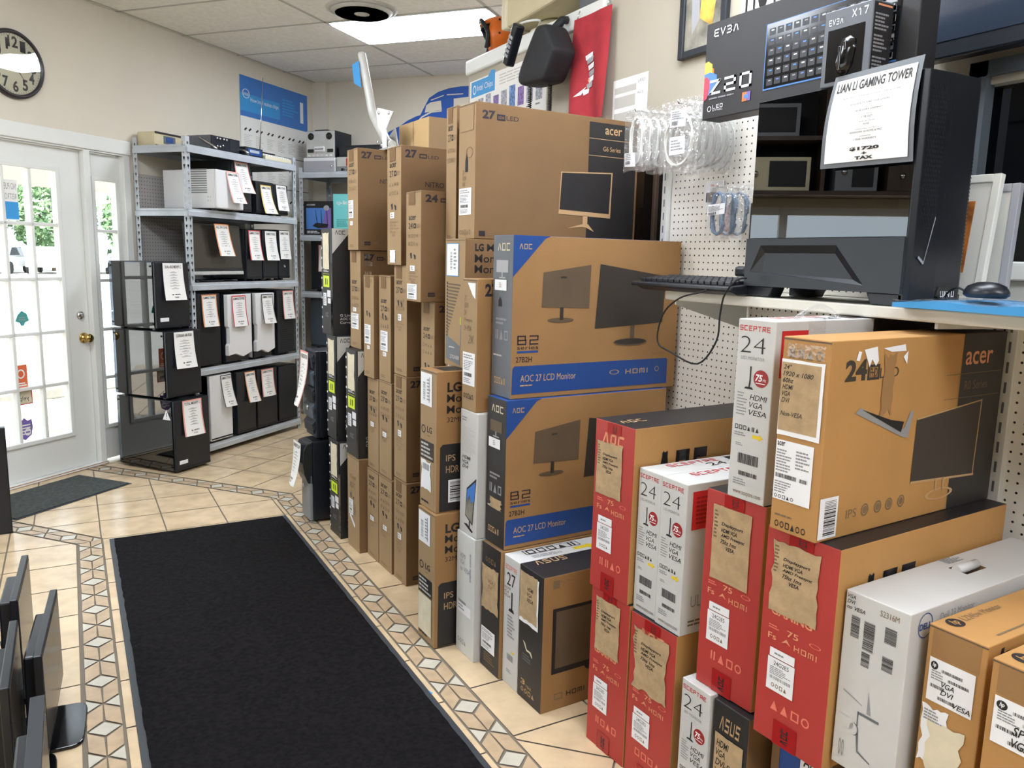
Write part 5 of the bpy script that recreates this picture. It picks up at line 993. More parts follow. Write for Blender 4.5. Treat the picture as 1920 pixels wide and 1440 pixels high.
for nm, a, L in (('hour_hand', R(160), .24), ('minute_hand', R(-56), .36)):
    m = MB(); P = Print(m, lambda u, v, e: Vector(((u-.5)*2*RC, -.0215-e, (v-.5)*2*RC))); c, s_ = math.cos(a), math.sin(a); P.poly([(.5-s_*.012-c*.05, .5+c*.012-s_*.05), (.5+s_*.012-c*.05, .5-c*.012-s_*.05), (.5+c*L, .5+s_*L)], 'clock_rim', 1); m.build(nm, r)
m = MB(); m.face([q @ Vector(((RC-.022)*math.cos(k*math.pi/20), (RC-.022)*math.sin(k*math.pi/20), .026)) for k in range(40)], 'clock_glass'); m.build('glass', r)
def poster(name, surf, label, fn, cat='poster', base='paper'):
    m = MB(); m.face([surf(0, 0, .001), surf(1, 0, .001), surf(1, 1, .001), surf(0, 1, .001)], base); fn(Print(m, surf, .0016, .0004)); o = m.build(name); return tag(o, label, cat)
def _po(P):
    P.rect(0, .70, 1, 1, 'header_blue', 0); P.rect(.0, .74, .56, .87, 'blue_light', 1); P.ring(.08, .87, .05, .035, .14, 'label_white', 2); P.text('intel', .045, .855, .115, .885, 'label_white', 2); P.text('How Intel makes chips', .14, .81, .54, .85, 'label_white', 2); P.rows(.6, .78, .86, .92, 6, 'blue_light', 1); P.rect(.88, .76, .93, .93, 'label_white', 2)
    for j, y in enumerate((.60, .34, .08)):
        P.rect(0, y-.155, 1, y-.15, 'ink', 1)
        for i in range(6):
            for k in range(2): P.poly([(.04+.16*i+.06*k, y), (.07+.16*i+.06*k, y+.02), (.085+.16*i+.06*k, y+.012), (.055+.16*i+.06*k, y-.008)], 'ink', 1)
            P.rows(.04+.16*i, y-.12, .15+.16*i, y-.03, 7, 'pale_print', 1, i+j, .3)
poster('chip_poster', flat(DW(1.58, .002, 1.86), DV*.943, (0, 0, 1.09), NV), 'blue headed white chip making poster on the wall above the steel shelving', _po)
# blue car painted on the back wall
def bw(t, z): return DW(2.65, t, z)
m = MB(); m_sf = lambda a, b, e=0: bw(a, b)-DV*(.0015+e)
P = Print(m, m_sf, 0, .0006)
def fl(pts): return pts
body = [(.70, 2.36), (.72, 2.52), (.80, 2.62), (.931, 2.675), (.992, 2.712), (1.082, 2.747), (1.128, 2.758), (1.165, 2.821), (1.216, 2.902), (1.304, 2.949), (1.406, 2.975), (1.522, 2.986), (1.66, 2.986), (1.80, 2.97), (1.93, 2.92), (2.03, 2.84), (2.12, 2.74), (2.17, 2.6), (2.18, 2.36)]
def tri_fan(P, pts, m, l):
    for p, q in zip(pts, pts[1:]): P.poly([p, q, (q[0], 2.36), (p[0], 2.36)], m, l)
tri_fan(P, body, 'blue_paint', 0)
P.poly([(1.172, 2.776), (1.187, 2.839), (1.231, 2.863), (1.334, 2.874), (1.343, 2.794), (1.291, 2.79)], 'wall_paint', 1); P.poly([(1.46, 2.80), (1.46, 2.885), (1.7, 2.90), (1.82, 2.87), (1.9, 2.80)], 'wall_paint', 1)
for a in [[(1.231, 2.885), (1.363, 2.922), (1.363, 2.914), (1.235, 2.877)], [(1.392, 2.925), (1.551, 2.926), (1.551, 2.918), (1.392, 2.917)], [(1.05, 2.66), (1.14, 2.745), (1.232, 2.785), (1.343, 2.79), (1.343, 2.780), (1.24, 2.773), (1.15, 2.735), (1.07, 2.655)], [(1.2, 2.62), (1.29, 2.69), (1.31, 2.68), (1.22, 2.61)]]:
    for i in range(1): P.poly(a, 'wall_paint', 1)
o = m.build('car_mural'); tag(o, 'blue rounded car silhouette painted on the far wall', 'mural')
# ------------------------------------------------------------------ peg board fixture with its shelf
r = empty('peg_display', (2.07, 0, 0), R(-90), 'white peg board fixture with a long white shelf', 'display fixture')
# local: x = -world y, y = world x - 2.07 (front faces -y)
m = MB(); m.box((-2.46, 0, 1.407), (-1.46, .006, 2.0), 'peg_white'); m.build('pegboard', r)
m = MB(); m.box((-2.46, 0, .02), (.4, .006, 1.373), 'peg_white'); m.build('pegboard', r)
def slotted(x, z0, z1, wd=.032):
    m = MB(); m.box((x-wd/2, -.02, z0), (x+wd/2, .02, z1), 'trim_white', .002); P = Print(m, lambda a, b, e: Vector((x-wd/2+wd*a, -.02-e, z0+(z1-z0)*b))); n = int((z1-z0)/.05)
    for k in range(n): P.rect(.4, (k+.2)/n, .6, (k+.75)/n, 'shade_grey')
    m.build('upright', r)
slotted(-2.48, 0, 2.0); slotted(-1.115, 0, 1.385)
m = MB(); m.box((-2.052, -.350, 1.375), (.3, -.002, 1.405), 'shelf_white', .004); m.build('shelf_board', r)
for x, zb in ((-2.02, 1.27), (-1.115, 1.353)):
    m = MB(); m.prism([(-.33, 1.374), (-.33, 1.360), (-.01, zb), (-.01, 1.374)], 0, x-.004, x+.004, 'trim_white'); m.build('bracket', r)
m = MB(); m.box((-2.5, -.02, 0), (.4, .03, .02), 'trim_white', .004); m.build('base_rail', r)
def hook(y, z, x0=1.86, lab=''):
    m = MB(); m.tube([(2.069, y, z), (x0, y, z), (x0-.006, y, z+.012)], .003, 'chrome', 8); o = m.build('peg_hook'); tag(o, lab, 'hook', 'hooks on the peg board')
hook(2.44, 2.045, 1.86, 'chrome hook carrying the left bunch of bagged white cables'); hook(2.20, 2.035, 1.86, 'chrome hook carrying the big bunch of bagged cable coils'); hook(2.09, 1.755, 1.96, 'chrome hook carrying the bagged blue cables')
rnd = random.Random(11)
def cable_bag(x, y, zt, w_, h, cable, label, group, coil='u', card=True, tilt=0, lab=(.1, .08, .55, .30)):
    """clear pouch hung by its top, facing the aisle"""
    r = empty('cable_bag', (x, y, zt), R(-90)+tilt, label, 'bag of cable', group)
    m = MB(); n = 6
    def sf(a, b, s): return Vector((-w_/2+w_*a, s*(.011*math.sin(math.pi*min(1, max(0, a)))**.6*math.sin(math.pi*min(1, (1-b)*.85+.05))+.0006+.002*math.sin(9*a+5*b+x*40)*math.sin(math.pi*a)), -h+h*b+.006*math.sin(7*a+x*30)*(1-b)))
    for s in (-1, 1):
        for i in range(n):
            for j in range(n):
                q = [sf(i/n, j/n, s), sf((i+1)/n, j/n, s), sf((i+1)/n, (j+1)/n, s), sf(i/n, (j+1)/n, s)]
                m.face(q if s < 0 else q[::-1], 'poly_bag', True)
    m.weld().build('pouch', r)
    m = MB(); pts = []
    if coil == 'o':
        for k in range(64): a = k/64*math.pi*2*4; q = 1-.04*math.sin(k*1.3); pts.append((math.cos(a)*w_*.36*q, .003*math.sin(k*.7), -h*.55+math.sin(a)*h*.36*q))
    else:
        for k in range(60): a = k/60*math.pi*2*5; pts.append((math.cos(a)*w_*(.26+.05*math.sin(k)), .004*math.sin(k*.9), -h*.52+math.sin(a)*h*.38))
    m.tube(pts, .0046 if cable == 'cable_blue' else .0032, cable, 6); m.build('cable', r)
    if card:
        m = MB(); P = Print(m, lambda a, b, e: sf(a, b, -1)+Vector((0, -.0012-e, 0))); a0, b0, a1, b1 = lab; P.rect(a0, b0, a1, b1, 'label_white'); P.rows(a0+.04, b0+(b1-b0)*.4, a1-.04, b1-.02, 4, 'grey_print', 1); P.bars(a0+.04, b0+.02, a0+(a1-a0)*.55, b0+(b1-b0)*.32, 'ink', 12, 1); m.build('label_card', r)
    return r
for k in range(6): cable_bag(1.875+.032*k, 2.445-.006*k, 2.055, .15, .225-.006*(k % 3), 'cable_white', 'foremost bag of white cable in the left bunch' if k == 0 else 'bag of white cable in the left bunch, number %s from the front' % ('two', 'three', 'four', 'five', 'six')[k-1], 'bagged white cables in the left bunch', 'u', k < 3, R(rnd.uniform(-2, 2)))
for k in range(7): cable_bag(1.868+.028*k, 2.20-.004*k, 2.05, .20, .245-.008*(k % 3), 'cable_white' if k == 0 else 'cable_grey', 'foremost bag with a round white cable coil in the big bunch' if k == 0 else 'bag of grey cable in the big bunch, number %s from the front' % ('two', 'three', 'four', 'five', 'six', 'seven', 'eight')[k-1], 'bagged cable coils in the big bunch', 'o', k < 2, R(rnd.uniform(-2, 2)), (.3, .62, .72, .86) if k == 0 else (.25, .2, .65, .45))
m = MB(); P = Print(m, lambda a, b, e: Vector((1.858-e, 2.235-.08*a, 1.865+.06*b))); P.rect(0, 0, 1, 1, 'label_white'); P.rows(.1, .2, .9, .85, 4, 'grey_print', 1); o = m.build('price_tag'); tag(o, 'white printed tag on the front of the big cable coil bag', 'tag')
for k in range(3): cable_bag(1.965+.028*k, 2.088-.02*k, 1.762, .135, .185, 'cable_blue', ('foremost bag of blue network cable', 'second bag of blue network cable behind the foremost', 'rearmost bag of blue network cable')[k], 'bagged blue cables under the coils', 'u', k == 0, R(-6+8*k), (.15, .45, .85, .65))
r = empty('hang_card', (2.062, 2.215, 1.79), R(-90), 'white blister card with a small black adapter, on the peg board', 'card'); m = MB(); m.box((-.045, -.004, -.10), (.045, 0, 0), 'label_white', .001); P = Print(m, lambda a, b, e: Vector((-.045+.09*a, -.004-e, -.1+.1*b))); P.text('TP', .3, .8, .5, .88, 'red_ink', 1); P.rows(.3, .6, .8, .75, 3, 'grey_print', 1); m.build('card', r); m = MB(); m.box((-.03, -.014, -.075), (.015, -.003, -.04), 'black_plastic', .003); m.build('adapter', r)
m = MB(); m.box((2.05, 2.125, 1.60), (2.066, 2.17, 1.70), 'red_card', .002); o = m.build('small_packet'); tag(o, 'small red packet on the peg board behind the blue cables', 'packet')
m = MB(); m.box((2.01, 1.935, 1.57), (2.066, 1.985, 1.70), 'black_plastic', .004); o = m.build('small_packet'); tag(o, 'narrow dark packet on the peg board right of the blue cables', 'packet')
# dark glazed frame behind the top carton
r = empty('glazed_frame', (2.195, 2.98, 1.1), R(-90), 'dark glazed panel in a brown frame behind the widest top carton', 'framed panel')
m = MB(); Wd, Hh = .45, .88
for a in [((0, -.03, 0), (.035, 0, Hh)), ((Wd-.02, -.03, 0), (Wd, 0, Hh)), ((0, -.03, 0), (Wd, 0, .035)), ((0, -.03, Hh-.035), (Wd, 0, Hh)), ((.28, -.03, 0), (.30, 0, Hh))]: m.box(*a, 'wood_dark', .003)
m.build('frame', r); m = MB(); m.box((.03, -.012, .03), (Wd-.02, -.006, Hh-.03), 'dark_glass'); m.build('glass', r)
# ------------------------------------------------------------------ gaming tower
SH = 1.405
r = empty('gaming_tower', (1.722, 1.196, SH+.001), 0, 'big black gaming tower with dark glass side and price sheet, on the white shelf', 'computer')
W_, D_, H_ = .226, .498, .540
for x, sx in ((.0, 1), (W_, -1)):
    for y in (.0, D_-.10):
        m = MB(); m.prism([(y, .0), (y+.085, .0), (y+.10, .03), (y-.0, .03)] if y == 0 else [(y+.015, 0), (D_, 0), (D_, .03), (y, .03)], 0, min(x, x+sx*.05), max(x, x+sx*.05), 'charcoal', .003); m.build('foot', r)
m = MB()
for a in [((.004, .012, .03), (W_-.004, D_, .04)), ((W_-.008, .012, .03), (W_, D_, H_)), ((.004, D_-.012, .03), (W_, D_, H_)), ((.0, .012, H_-.014), (W_, D_, H_)), ((.01, .012, .03), (W_-.008, .03, H_)), ((.03, .03, .155), (W_-.01, D_-.01, .165))]: m.box(*a, 'black_plastic', .003)
m.box((.0, .012, .155), (.012, .035, H_), 'black_plastic', .002); m.build('chassis', r)
m = MB(); m.box((.0, .0, .03), (.008, D_, .163), 'charcoal', .002)
Y = lambda a: D_-D_*a                                      # a: from the left edge in view
q0 = [(.04, .30), (.11, .86), (.62, .86), (.80, .12)]; q1 = [(.115, .30), (.125, .70), (.60, .70), (.72, .22)]
def lp(a, b, e): return Vector((-e, Y(a), .03+.133*b))
R0 = [(0, 0), (0, 1), (1, 1), (1, 0)]
for i in range(4):
    j = (i+1) % 4
    m.face([lp(*R0[i], .012), lp(*q0[i], .012), lp(*q0[j], .012), lp(*R0[j], .012)], 'charcoal'); m.face([lp(*R0[i], 0), lp(*R0[i], .012), lp(*R0[j], .012), lp(*R0[j], 0)], 'charcoal')
    m.face([lp(*q0[i], .012), lp(*q1[i], .001), lp(*q1[j], .001), lp(*q0[j], .012)], ('black_plastic', 'black_matte', 'black_plastic', 'charcoal')[i])  # recess shade put into bevel colours, darkest on the top one
m.face([lp(*q1[0], .001), lp(*q1[3], .001), lp(*q1[2], .001), lp(*q1[1], .001)], 'charcoal'); m.build('lower_panel', r)
m = MB(); m.box((-.001, .004, .165), (.004, D_-.002, H_-.002), 'smoked_glass'); o = m.build('side_glass', r); o['label'] = 'dark glass side panel'
m = MB(); m.box((W_-.02, .06, .19), (W_-.012, D_-.03, H_-.03), 'dark_inside', .002); m.box((W_-.035, .30, .36), (W_-.02, .42, .50), 'charcoal', .004)
for k in range(4): m.box((W_-.06, .22-.012*k, .34), (W_-.02, .226-.012*k, .50), 'grey_plastic', .001)
m.build('mainboard', r)
m = MB(); m.box((.05, .14, .26), (W_-.03, D_-.04, .31), 'black_plastic', .005); P = Print(m, lambda a, b, e: Vector((.05-e, D_-.04-(D_-.18)*a, .26+.05*b))); P.text('GEFORCE', .35, .4, .6, .65, 'grey_print', 1); m.build('graphics_card', r)
for y, z in ((D_-.03, .42), (.30, .42)):
    m = MB(); qq = Matrix.Translation((.14 if y > .4 else W_-.05, y, z)) @ Matrix.Rotation(R(90 if y > .4 else 0), 4, 'X') @ Matrix.Rotation(R(0 if y > .4 else -90), 4, 'Y'); m.lathe([(.058, 0), (.06, .004), (.06, .02), (.054, .02), (.054, .004)], 'black_gloss', 28, qq)
    for k in range(5): a = k*1.2566; m.box((-.052, -.012, .006), (.052, .0, .014), 'graphite', .002, qq @ Matrix.Rotation(a, 4, 'Z'))
    m.build('cooling_fan', r)
for k in range(7):
    m = MB(); m.tube([(.06, D_-.06-.004*k, .165), (.055-.002*k, D_-.10-.006*k, .22), (W_-.04, D_-.14-.007*k, .25)], .003, 'black_matte', 6); m.build('power_lead', r)
# front face, towards -y: mesh with chamfered right edge
m = MB(); pr = [(.0, .012), (.0, .0), (.012, -.008), (.10, -.012), (.20, -.010), (W_, .004), (W_, .012)]
m.prism(pr, 2, .012, H_, 'black_plastic', .002); m.build('front_panel', r)
for i in range(2):
    m = MB(); P = Print(m, lambda a, b, e: Vector((.018+.07*a, -.0095-.0015*a-e, .18+.33*b))) if i == 0 else Print(m, lambda a, b, e: Vector((.20+.022*a, -.010+.011*a-e, .10+.26*b)))
    for j in range(30):
        for k in range(6 if i == 0 else 1): P.rect((k+.2+.4*(j % 2))/7 if i == 0 else .1, (j+.2)/30, (k+.65+.4*(j % 2))/7 if i == 0 else .9, (j+.65)/30, 'black_matte')
    m.build('mesh_grille', r)
m = MB(); P = Print(m, lambda a, b, e: Vector((.10+.10*a, -.0125+.002*a-e, .008+.05*b))); P.poly([(.0, .1), (.15, .8), (1, .8), (.97, .1)], 'black_gloss', 1); P.text('LIAN LI', .25, .3, .82, .6, 'label_white', 2, bold=.03); P = Print(m, lambda a, b, e: Vector((.02+.06*a, -.0112-e, .10+.12*b))); P.poly([(.1, .12), (.45, .0), (.5, .05), (.14, .17)], 'lens_grey', 1); P.poly([(.45, .0), (.95, .95), (.98, .9), (.5, .02)], 'lens_grey', 1); m.build('badge', r)
# the price sheet on the glass, dark sleeve behind it
o_ = (-.004, .226, .530); u_ = (-.05, -1, .0)
def pv(a, b, e=0): return Vector((-.006-.022*(1-b)-.012*math.sin(math.pi*b)-e, .238-.240*a+.018*(1-b)*(.4-a), .560-.225*(1-b)+.0*a+.012*a*(b-.3)))
m = MB()
for j in range(6): m.face([pv(0, j/6), pv(1, j/6), pv(1, (j+1)/6), pv(0, (j+1)/6)], 'shade_grey')
m.build('sheet_sleeve', r)
m = MB(); P = Print(m, pv, .002, .0005)
for j in range(6): P.rect(.05, .05+.9*j/6*.985, .95, .05+.9*(j+1)/6*.985, 'paper', 0)
P.text('LIAN LI GAMING TOWER', .08, .80, .92, .90, 'ink', 2, bold=.02)
y = .745
for a, b in (('PROCESSOR', 'AMD Ryzen 5 5600X 3.7 GHZ (4.6) 6 CORE'), ('GPU', 'NVIDIA RTX 3060 12GB GDDR6'), ('MEMORY', '16GB DDR4 3200MHZ'), ('STORAGE', '1TB SSD'), ('OPTICAL DRIVE', 'NONE'), ('OPERATING SYSTEM', 'WINDOWS 10 HOME & PRO'), ('GUARANTEE', '1 YEAR WARRANTY')):
    P.text(a, .5-.011*len(a)/2*1.3, y, .5+.011*len(a)/2*1.3, y+.012, 'ink', 2); P.text(b, .5-.017*len(b)/2, y-.032, .5+.017*len(b)/2, y-.012, 'ink', 2); y -= .075
P.text('$1720', .34, .155, .66, .195, 'ink', 2, bold=.05); P.text('+', .47, .115, .53, .14, 'ink', 2, bold=.04); P.text('TAX', .40, .065, .60, .10, 'ink', 2, bold=.05); m.build('price_sheet', r)
# ------------------------------------------------------------------ boxes on the tower
TZ = SH+H_+.002
r = empty('keyboard_box', (1.80, 2.013, TZ), R(-90), 'long black keyboard box with colour glow, on top of the gaming tower', 'box'); m = MB(); BW_, BH_ = .736, .290; m.box((0, 0, 0), (BW_, .075, BH_), 'black_card', .003); P = Print(m, lambda a, b, e: Vector((BW_*a, -e, BH_*b)))
for k, (c_, a, b) in enumerate((('glow_orange', .055, .47), ('glow_yellow', .045, .52), ('glow_blue', .075, .40), ('glow_red', .035, .36))): P.poly([(.004, b-.16), (a*.7, b-.14), (a*1.1, b-.04), (a*1.05, b+.05), (a*.5, b+.09), (.004, b+.08)], c_, k)
P.logo('EV3A', .05, .84, .19, .92, 'label_white', 5, bold=.01); P.logo('Z20', .04, .25, .28, .40, 'label_white', 5, bold=.02); P.rows(.04, .195, .28, .225, 1, 'grey_print', 5); P.logo('LED', .065, .10, .125, .14, 'label_white', 5, bold=.02); P.text('SYNC', .065, .075, .125, .093, 'label_white', 5); P.ring(.045, .105, .012, .03, .25, 'label_white', 5)
P.rect(.235, .11, .28, .20, 'glow_orange', 5); P.rect(.26, .11, .28, .20, 'sticker_purple', 6); P.rect(.245, .135, .27, .175, 'glow_blue', 7)
P.poly([(.345, .17), (.345, .80), (.93, .80), (.93, .17)], 'glow_blue', 5); P.rect(.349, .185, .93, .795, 'black_gloss', 6)
for j in range(6):
    for i in range(14): P.rect(.362+.04*i, .21+.095*j, .393+.04*i, .275+.095*j, 'key_dark', 7); P.rect(.372+.04*i, .25+.095*j, .386+.04*i, .262+.095*j, ('grey_print', 'glow_blue', 'label_white')[(i+j) % 3], 8)
P.poly([(.80, .25), (.84, .3), (.83, .6), (.80, .66)], 'glow_red', 7)
for k in range(8): P.rect(.855, .2+.075*k, .915, .25+.075*k, 'shade_grey' if k % 2 else 'lens_grey', 7)
m.build('carton', r)
r = empty('mouse_box', (1.715, 1.485, TZ), R(-90), 'smaller black mouse box with a window, in front of the long keyboard box', 'box'); m = MB(); bw_, bh_, bd_ = .142, .185, .078
m.box((0, .004, 0), (bw_, bd_, bh_), 'grey_card', .003); P = Print(m, lambda a, b, e: Vector((bw_*a, .004-e, bh_*b))); P.logo('EV3A', .1, .80, .4, .88, 'label_white', 1, bold=.02); P.logo('X17', .58, .84, .9, .94, 'label_white', 1); P.rect(.1, .06, .86, .74, 'black_gloss', 1)
P2 = Print(m, lambda a, b, e: Vector((bw_+e, .004+(bd_-.004)*a, bh_*b))); P2.rect(.03, .03, .97, .97, 'black_card', 0); [P2.rows(.1, .62-.27*k, .8, .85-.27*k, 5, 'grey_print', 1, k) for k in range(3)]; P2.rect(.2, .93, .9, .955, 'gold_print', 1); m.build('carton', r)
m = MB(); q = Matrix.Translation((.072, .004, .065)) @ Matrix.Rotation(R(12), 4, 'Y') @ Matrix.Scale(.5, 4, (0, 1, 0)); m.lathe([(0, -.045), (.018, -.04), (.026, -.015), (.024, .02), (.020, .042), (.0, .05)], 'black_gloss', 20, q); m.box((.060, -.010, .035), (.066, -.006, .09), 'lens_grey', .001); m.box((.074, -.010, .08), (.08, -.006, .10), 'lens_grey', .001); m.build('mouse_display', r)
# keyboard, leads, mouse, blue parcel
r = empty('keyboard', (1.655, 2.155, SH+.001), R(-90), 'black keyboard jutting over the left end of the white shelf', 'keyboard'); m = MB(); m.prism([(0, .012), (.0, .026), (.17, .042), (.172, .002), (.03, .0)], 0, .03, .47, 'black_plastic', .004); m.prism([(0, .012), (0, .026), (.17, .042), (.172, .012)], 0, .0, .035, 'black_plastic', .004); m.build('case', r)
m = MB()
for j in range(5):
    for i in range(15):
        x0, y0, z0 = .03+.028*i, .018+.029*j, .027+.0027*j
        m.prism([(x0, y0), (x0+.024, y0), (x0+.024, y0+.025), (x0, y0+.025)], 2, z0, z0+.012, 'black_plastic', .0025)
m.build('keys', r)
m = MB(); pts = [(1.650, 1.78, 1.418), (1.645, 1.806, 1.410), (1.645, 1.896, 1.387), (1.655, 1.98, 1.331), (1.655, 1.999, 1.243), (1.655, 1.931, 1.216), (1.655, 1.807, 1.194), (1.655, 1.733, 1.27), (1.650, 1.719, 1.35), (1.645, 1.70, 1.41), (1.648, 1.66, 1.452), (1.68, 1.655, 1.458)]
def smooth(p, n=5):
    p = [Vector(q) for q in p]; o = []
    for i in range(len(p)-1):
        a, b, c, d = p[max(i-1, 0)], p[i], p[i+1], p[min(i+2, len(p)-1)]
        for k in range(n): t = k/n; o.append(.5*((2*b)+(c-a)*t+(2*a-5*b+4*c-d)*t*t+(3*b-a-3*c+d)*t**3))
    return o+[p[-1]]
m.tube(smooth(pts), .0028, 'black_matte', 6); o = m.build('looped_cord'); tag(o, 'black cord hanging in a loop below the keyboard and shelf', 'cord')
r = empty('cable_bundle', (1.93, 1.83, SH), 0, 'bundle of black leads and plugs between keyboard and gaming tower', 'cables'); m = MB(); pts = [(.05*math.cos(k*.9)+.01*math.sin(k*2.1), .06*math.sin(k*.9), .012+.045*abs(math.sin(k*.55))) for k in range(26)]; m.tube(smooth(pts, 4), .0045, 'black_matte', 6); m.build('lead', r); m = MB(); m.box((-.06, .02, .05), (-.015, .07, .085), 'black_plastic', .01); m.build('plug', r); m = MB(); m.box((-.05, -.05, .03), (-.02, -.01, .07), 'white_plastic', .004); m.build('tag', r)
r = empty('blue_parcel', (1.69, .585, SH+.001), 0, 'folded blue cloth in clear plastic lying on the shelf front', 'parcel')
def par(a, b): return Vector((-.03+.30*a+.012*math.sin(9*b), .595*b+.01*math.sin(7*a), .015+.004*math.sin(11*a+3*b)+.003*math.sin(17*b)))
m = MB(); n = 12
top = [[par(i/n, j/n) for j in range(n+1)] for i in range(n+1)]
for i in range(n):
    for j in range(n): m.face([top[i][j], top[i+1][j], top[i+1][j+1], top[i][j+1]], 'cloth_blue', True)
edge = [top[i][0] for i in range(n)]+[top[n][j] for j in range(n)]+[top[i][n] for i in range(n, 0, -1)]+[top[0][j] for j in range(n, 0, -1)]
for p, q in zip(edge, edge[1:]+edge[:1]): m.face([p, Vector((p.x, p.y, .002)), Vector((q.x, q.y, .002)), q], 'cloth_blue')
m.face([Vector((p.x, p.y, .002)) for p in edge][::-1], 'cloth_blue'); m.weld().build('folded_cloth', r)
m = MB()
for i in range(n):
    for j in range(n): m.face([Vector((q.x*1.02-.003, q.y*1.0, q.z+.004+.004*math.sin(3*i+5*j+k))) for k, q in enumerate((top[i][j], top[i+1][j], top[i+1][j+1], top[i][j+1]))], 'poly_bag', False)
m.build('plastic_wrap', r)
r = empty('computer_mouse', (1.775, 1.03, SH+.031), 0, 'black mouse lying on the folded blue cloth', 'mouse'); m = MB(); m.lathe([(0, 0), (.030, 0), (.036, .006), (.036, .014), (.030, .026), (.016, .034), (0, .036)], 'black_plastic', 28, Matrix.Scale(1.45, 4, (.2, 1, 0))); m.build('shell', r); m = MB(); m.tube(smooth([(0, .045, .012), (.01, .075, .02), (.03, .10, .012), (.06, .13, .0), (.10, .15, -.02)], 4), .0025, 'black_matte', 6); m.build('lead', r)
def framed(y0, y1, h, x, label, inner, fr, lean=.12):
    r = empty('framed_picture', (x, y1, SH+.004), R(-90), label, 'picture'); w_ = y1-y0; q = Matrix.Rotation(-math.atan(lean), 4, 'X')
    m = MB(); b = .02
    for a in [((0, 0, 0), (b, .018, h)), ((w_-b, 0, 0), (w_, .018, h)), ((b, 0, 0), (w_-b, .018, b)), ((b, 0, h-b), (w_-b, .018, h))]: m.box(*a, fr, .002, q)
    m.build('frame', r); m = MB(); m.box((b, .004, b), (w_-b, .012, h-b), 'mount_white', 0, q)
    if inner: m.box((w_*.25, .002, h*.25), (w_-.055, .005, h*.80), inner, 0, q)
    m.build('picture', r)
framed(1.158, 1.44, .325, 1.965, 'white framed picture with an orange print leaning beside the gaming tower', 'art_brown', 'mount_white')
framed(1.128, 1.40, .30, 2.02, 'pale grey board leaning behind the white framed picture', 'art_grey', 'lens_grey', .05)
# ------------------------------------------------------------------ upper wall
r = empty('television', (2.09, 1.52, 2.055), R(-90), 'large dark wall television cut by the top right corner', 'television'); m = MB(); m.box((0, 0, 0), (1.25, .05, .72), 'black_plastic', .006); hs = m.build('housing', r); m = MB(); m.box((.02, -.002, .045), (1.23, .002, .70), 'screen_blue'); m.build('screen', hs); m = MB(); m.box((.5, .05, .25), (.75, .109, .5), 'black_matte'); m.build('wall_mount', r)
def _ch(P):
    P.rect(.02, .74, .36, .98, 'blue_light', 0); P.poly([(.26, .98), (.36, .98), (.36, 1.04), (.31, 1.06)], 'blue_light', 0); P.ring(.07, .85, .025, .07, .3, 'label_white', 1); P.text('Intel Chips', .11, .79, .33, .91, 'label_white', 1); P.rows(.42, .78, .98, .95, 4, 'pale_print', 1, 3, .3)
    for i in range(9): P.rect(.02+.107*i, .40, .095+.107*i, .66+.03*(i % 3), ('chip_a', 'chip_b', 'chip_b', 'chip_a', 'chip_b', 'chip_c')[i % 6], 0); P.rect(.02+.107*i, .34, .07+.107*i, .36, 'grey_print', 0)
    for i in range(9): P.rect(.02+.107*i, .02, .095+.107*i, .24, ('chip_c', 'chip_b', 'chip_a')[i % 3], 0)
poster('chip_chart', flat((2.199, 4.535, 2.17), (0, -.90, 0), (0, 0, .375), (-1, 0, 0)), 'white chart with rows of chip photographs and a blue heading, on the partition', _ch)
r = empty('racing_helmet', (2.31, 4.40, 2.672), R(62), 'orange open helmet with black padding on the partition top', 'helmet')
m = MB(); n = 28
def hp_(u, v): a = 2*math.pi*u; return Vector((.135*math.cos(a)*math.sin(v), .155*math.sin(a)*math.sin(v)-.015, .115+.118*math.cos(v)))
for i in range(n):
    for j in range(14):
        u0, u1, v0, v1 = i/n, (i+1)/n, math.pi*.86*j/14, math.pi*.86*(j+1)/14; ps = [hp_(u0, v0), hp_(u0, v1), hp_(u1, v1), hp_(u1, v0)]; c = sum(ps, Vector())/4
        if c.y > .045 and c.z < .185 and abs(c.x) < .115: continue
        m.face(ps, 'orange', True)
o = m.weld().build('shell', r); md = o.modifiers.new('t', 'SOLIDIFY'); md.thickness = .012
m = MB()
for i in range(n):
    for j in range(1, 14):
        u0, u1, v0, v1 = i/n, (i+1)/n, math.pi*.84*j/14, math.pi*.84*(j+1)/14; ps = [hp_(a, b) for a, b in ((u0, v0), (u0, v1), (u1, v1), (u1, v0))]; ps = [Vector((p.x*.84, p.y*.84-.0, (p.z-.115)*.84+.115)) for p in ps]; c = sum(ps, Vector())/4
        if c.y > .03 and c.z < .165: continue
        m.face(ps, 'cloth_black', True)
m.weld().build('padding', r)
m = MB(); m.tube(smooth([(-.112, .065, .03), (-.118, .055, .11), (-.10, .085, .17), (-.04, .10, .20), (.04, .10, .20), (.10, .085, .17), (.118, .055, .11), (.112, .065, .03)], 4), .013, 'cloth_black', 8); m.build('edge_trim', r)
for x, z in ((-.132, .11), (-.11, .19)):
    m = MB(); m.lathe([(.007, 0), (.006, .004), (0, .005)], 'black_gloss', 10, Matrix.Translation((x, -.01, z)) @ Matrix.Rotation(R(-80), 4, 'Y')); m.build('press_stud', r)
r = empty('tube_monitor', (2.20, 3.98, 2.672), 0, 'beige old tube monitor with round foot, on the partition top', 'monitor')
m = MB(); m.prism([(0, .055), (0, .37), (-.10, .36), (-.58, .30), (-.58, .075), (-.10, .055)], 0, -.06, .32, 'beige_plastic', .012); m.build('housing', r)
m = MB(); m.prism([(-.07, .045), (.34, .045), (.34, .385), (-.07, .385)], 1, -.01, .045, 'cream_plastic', .012); m.box((-.035, .04, .09), (.305, .05, .35), 'shade_grey', .006); m.build('front_bezel', r)
m = MB()
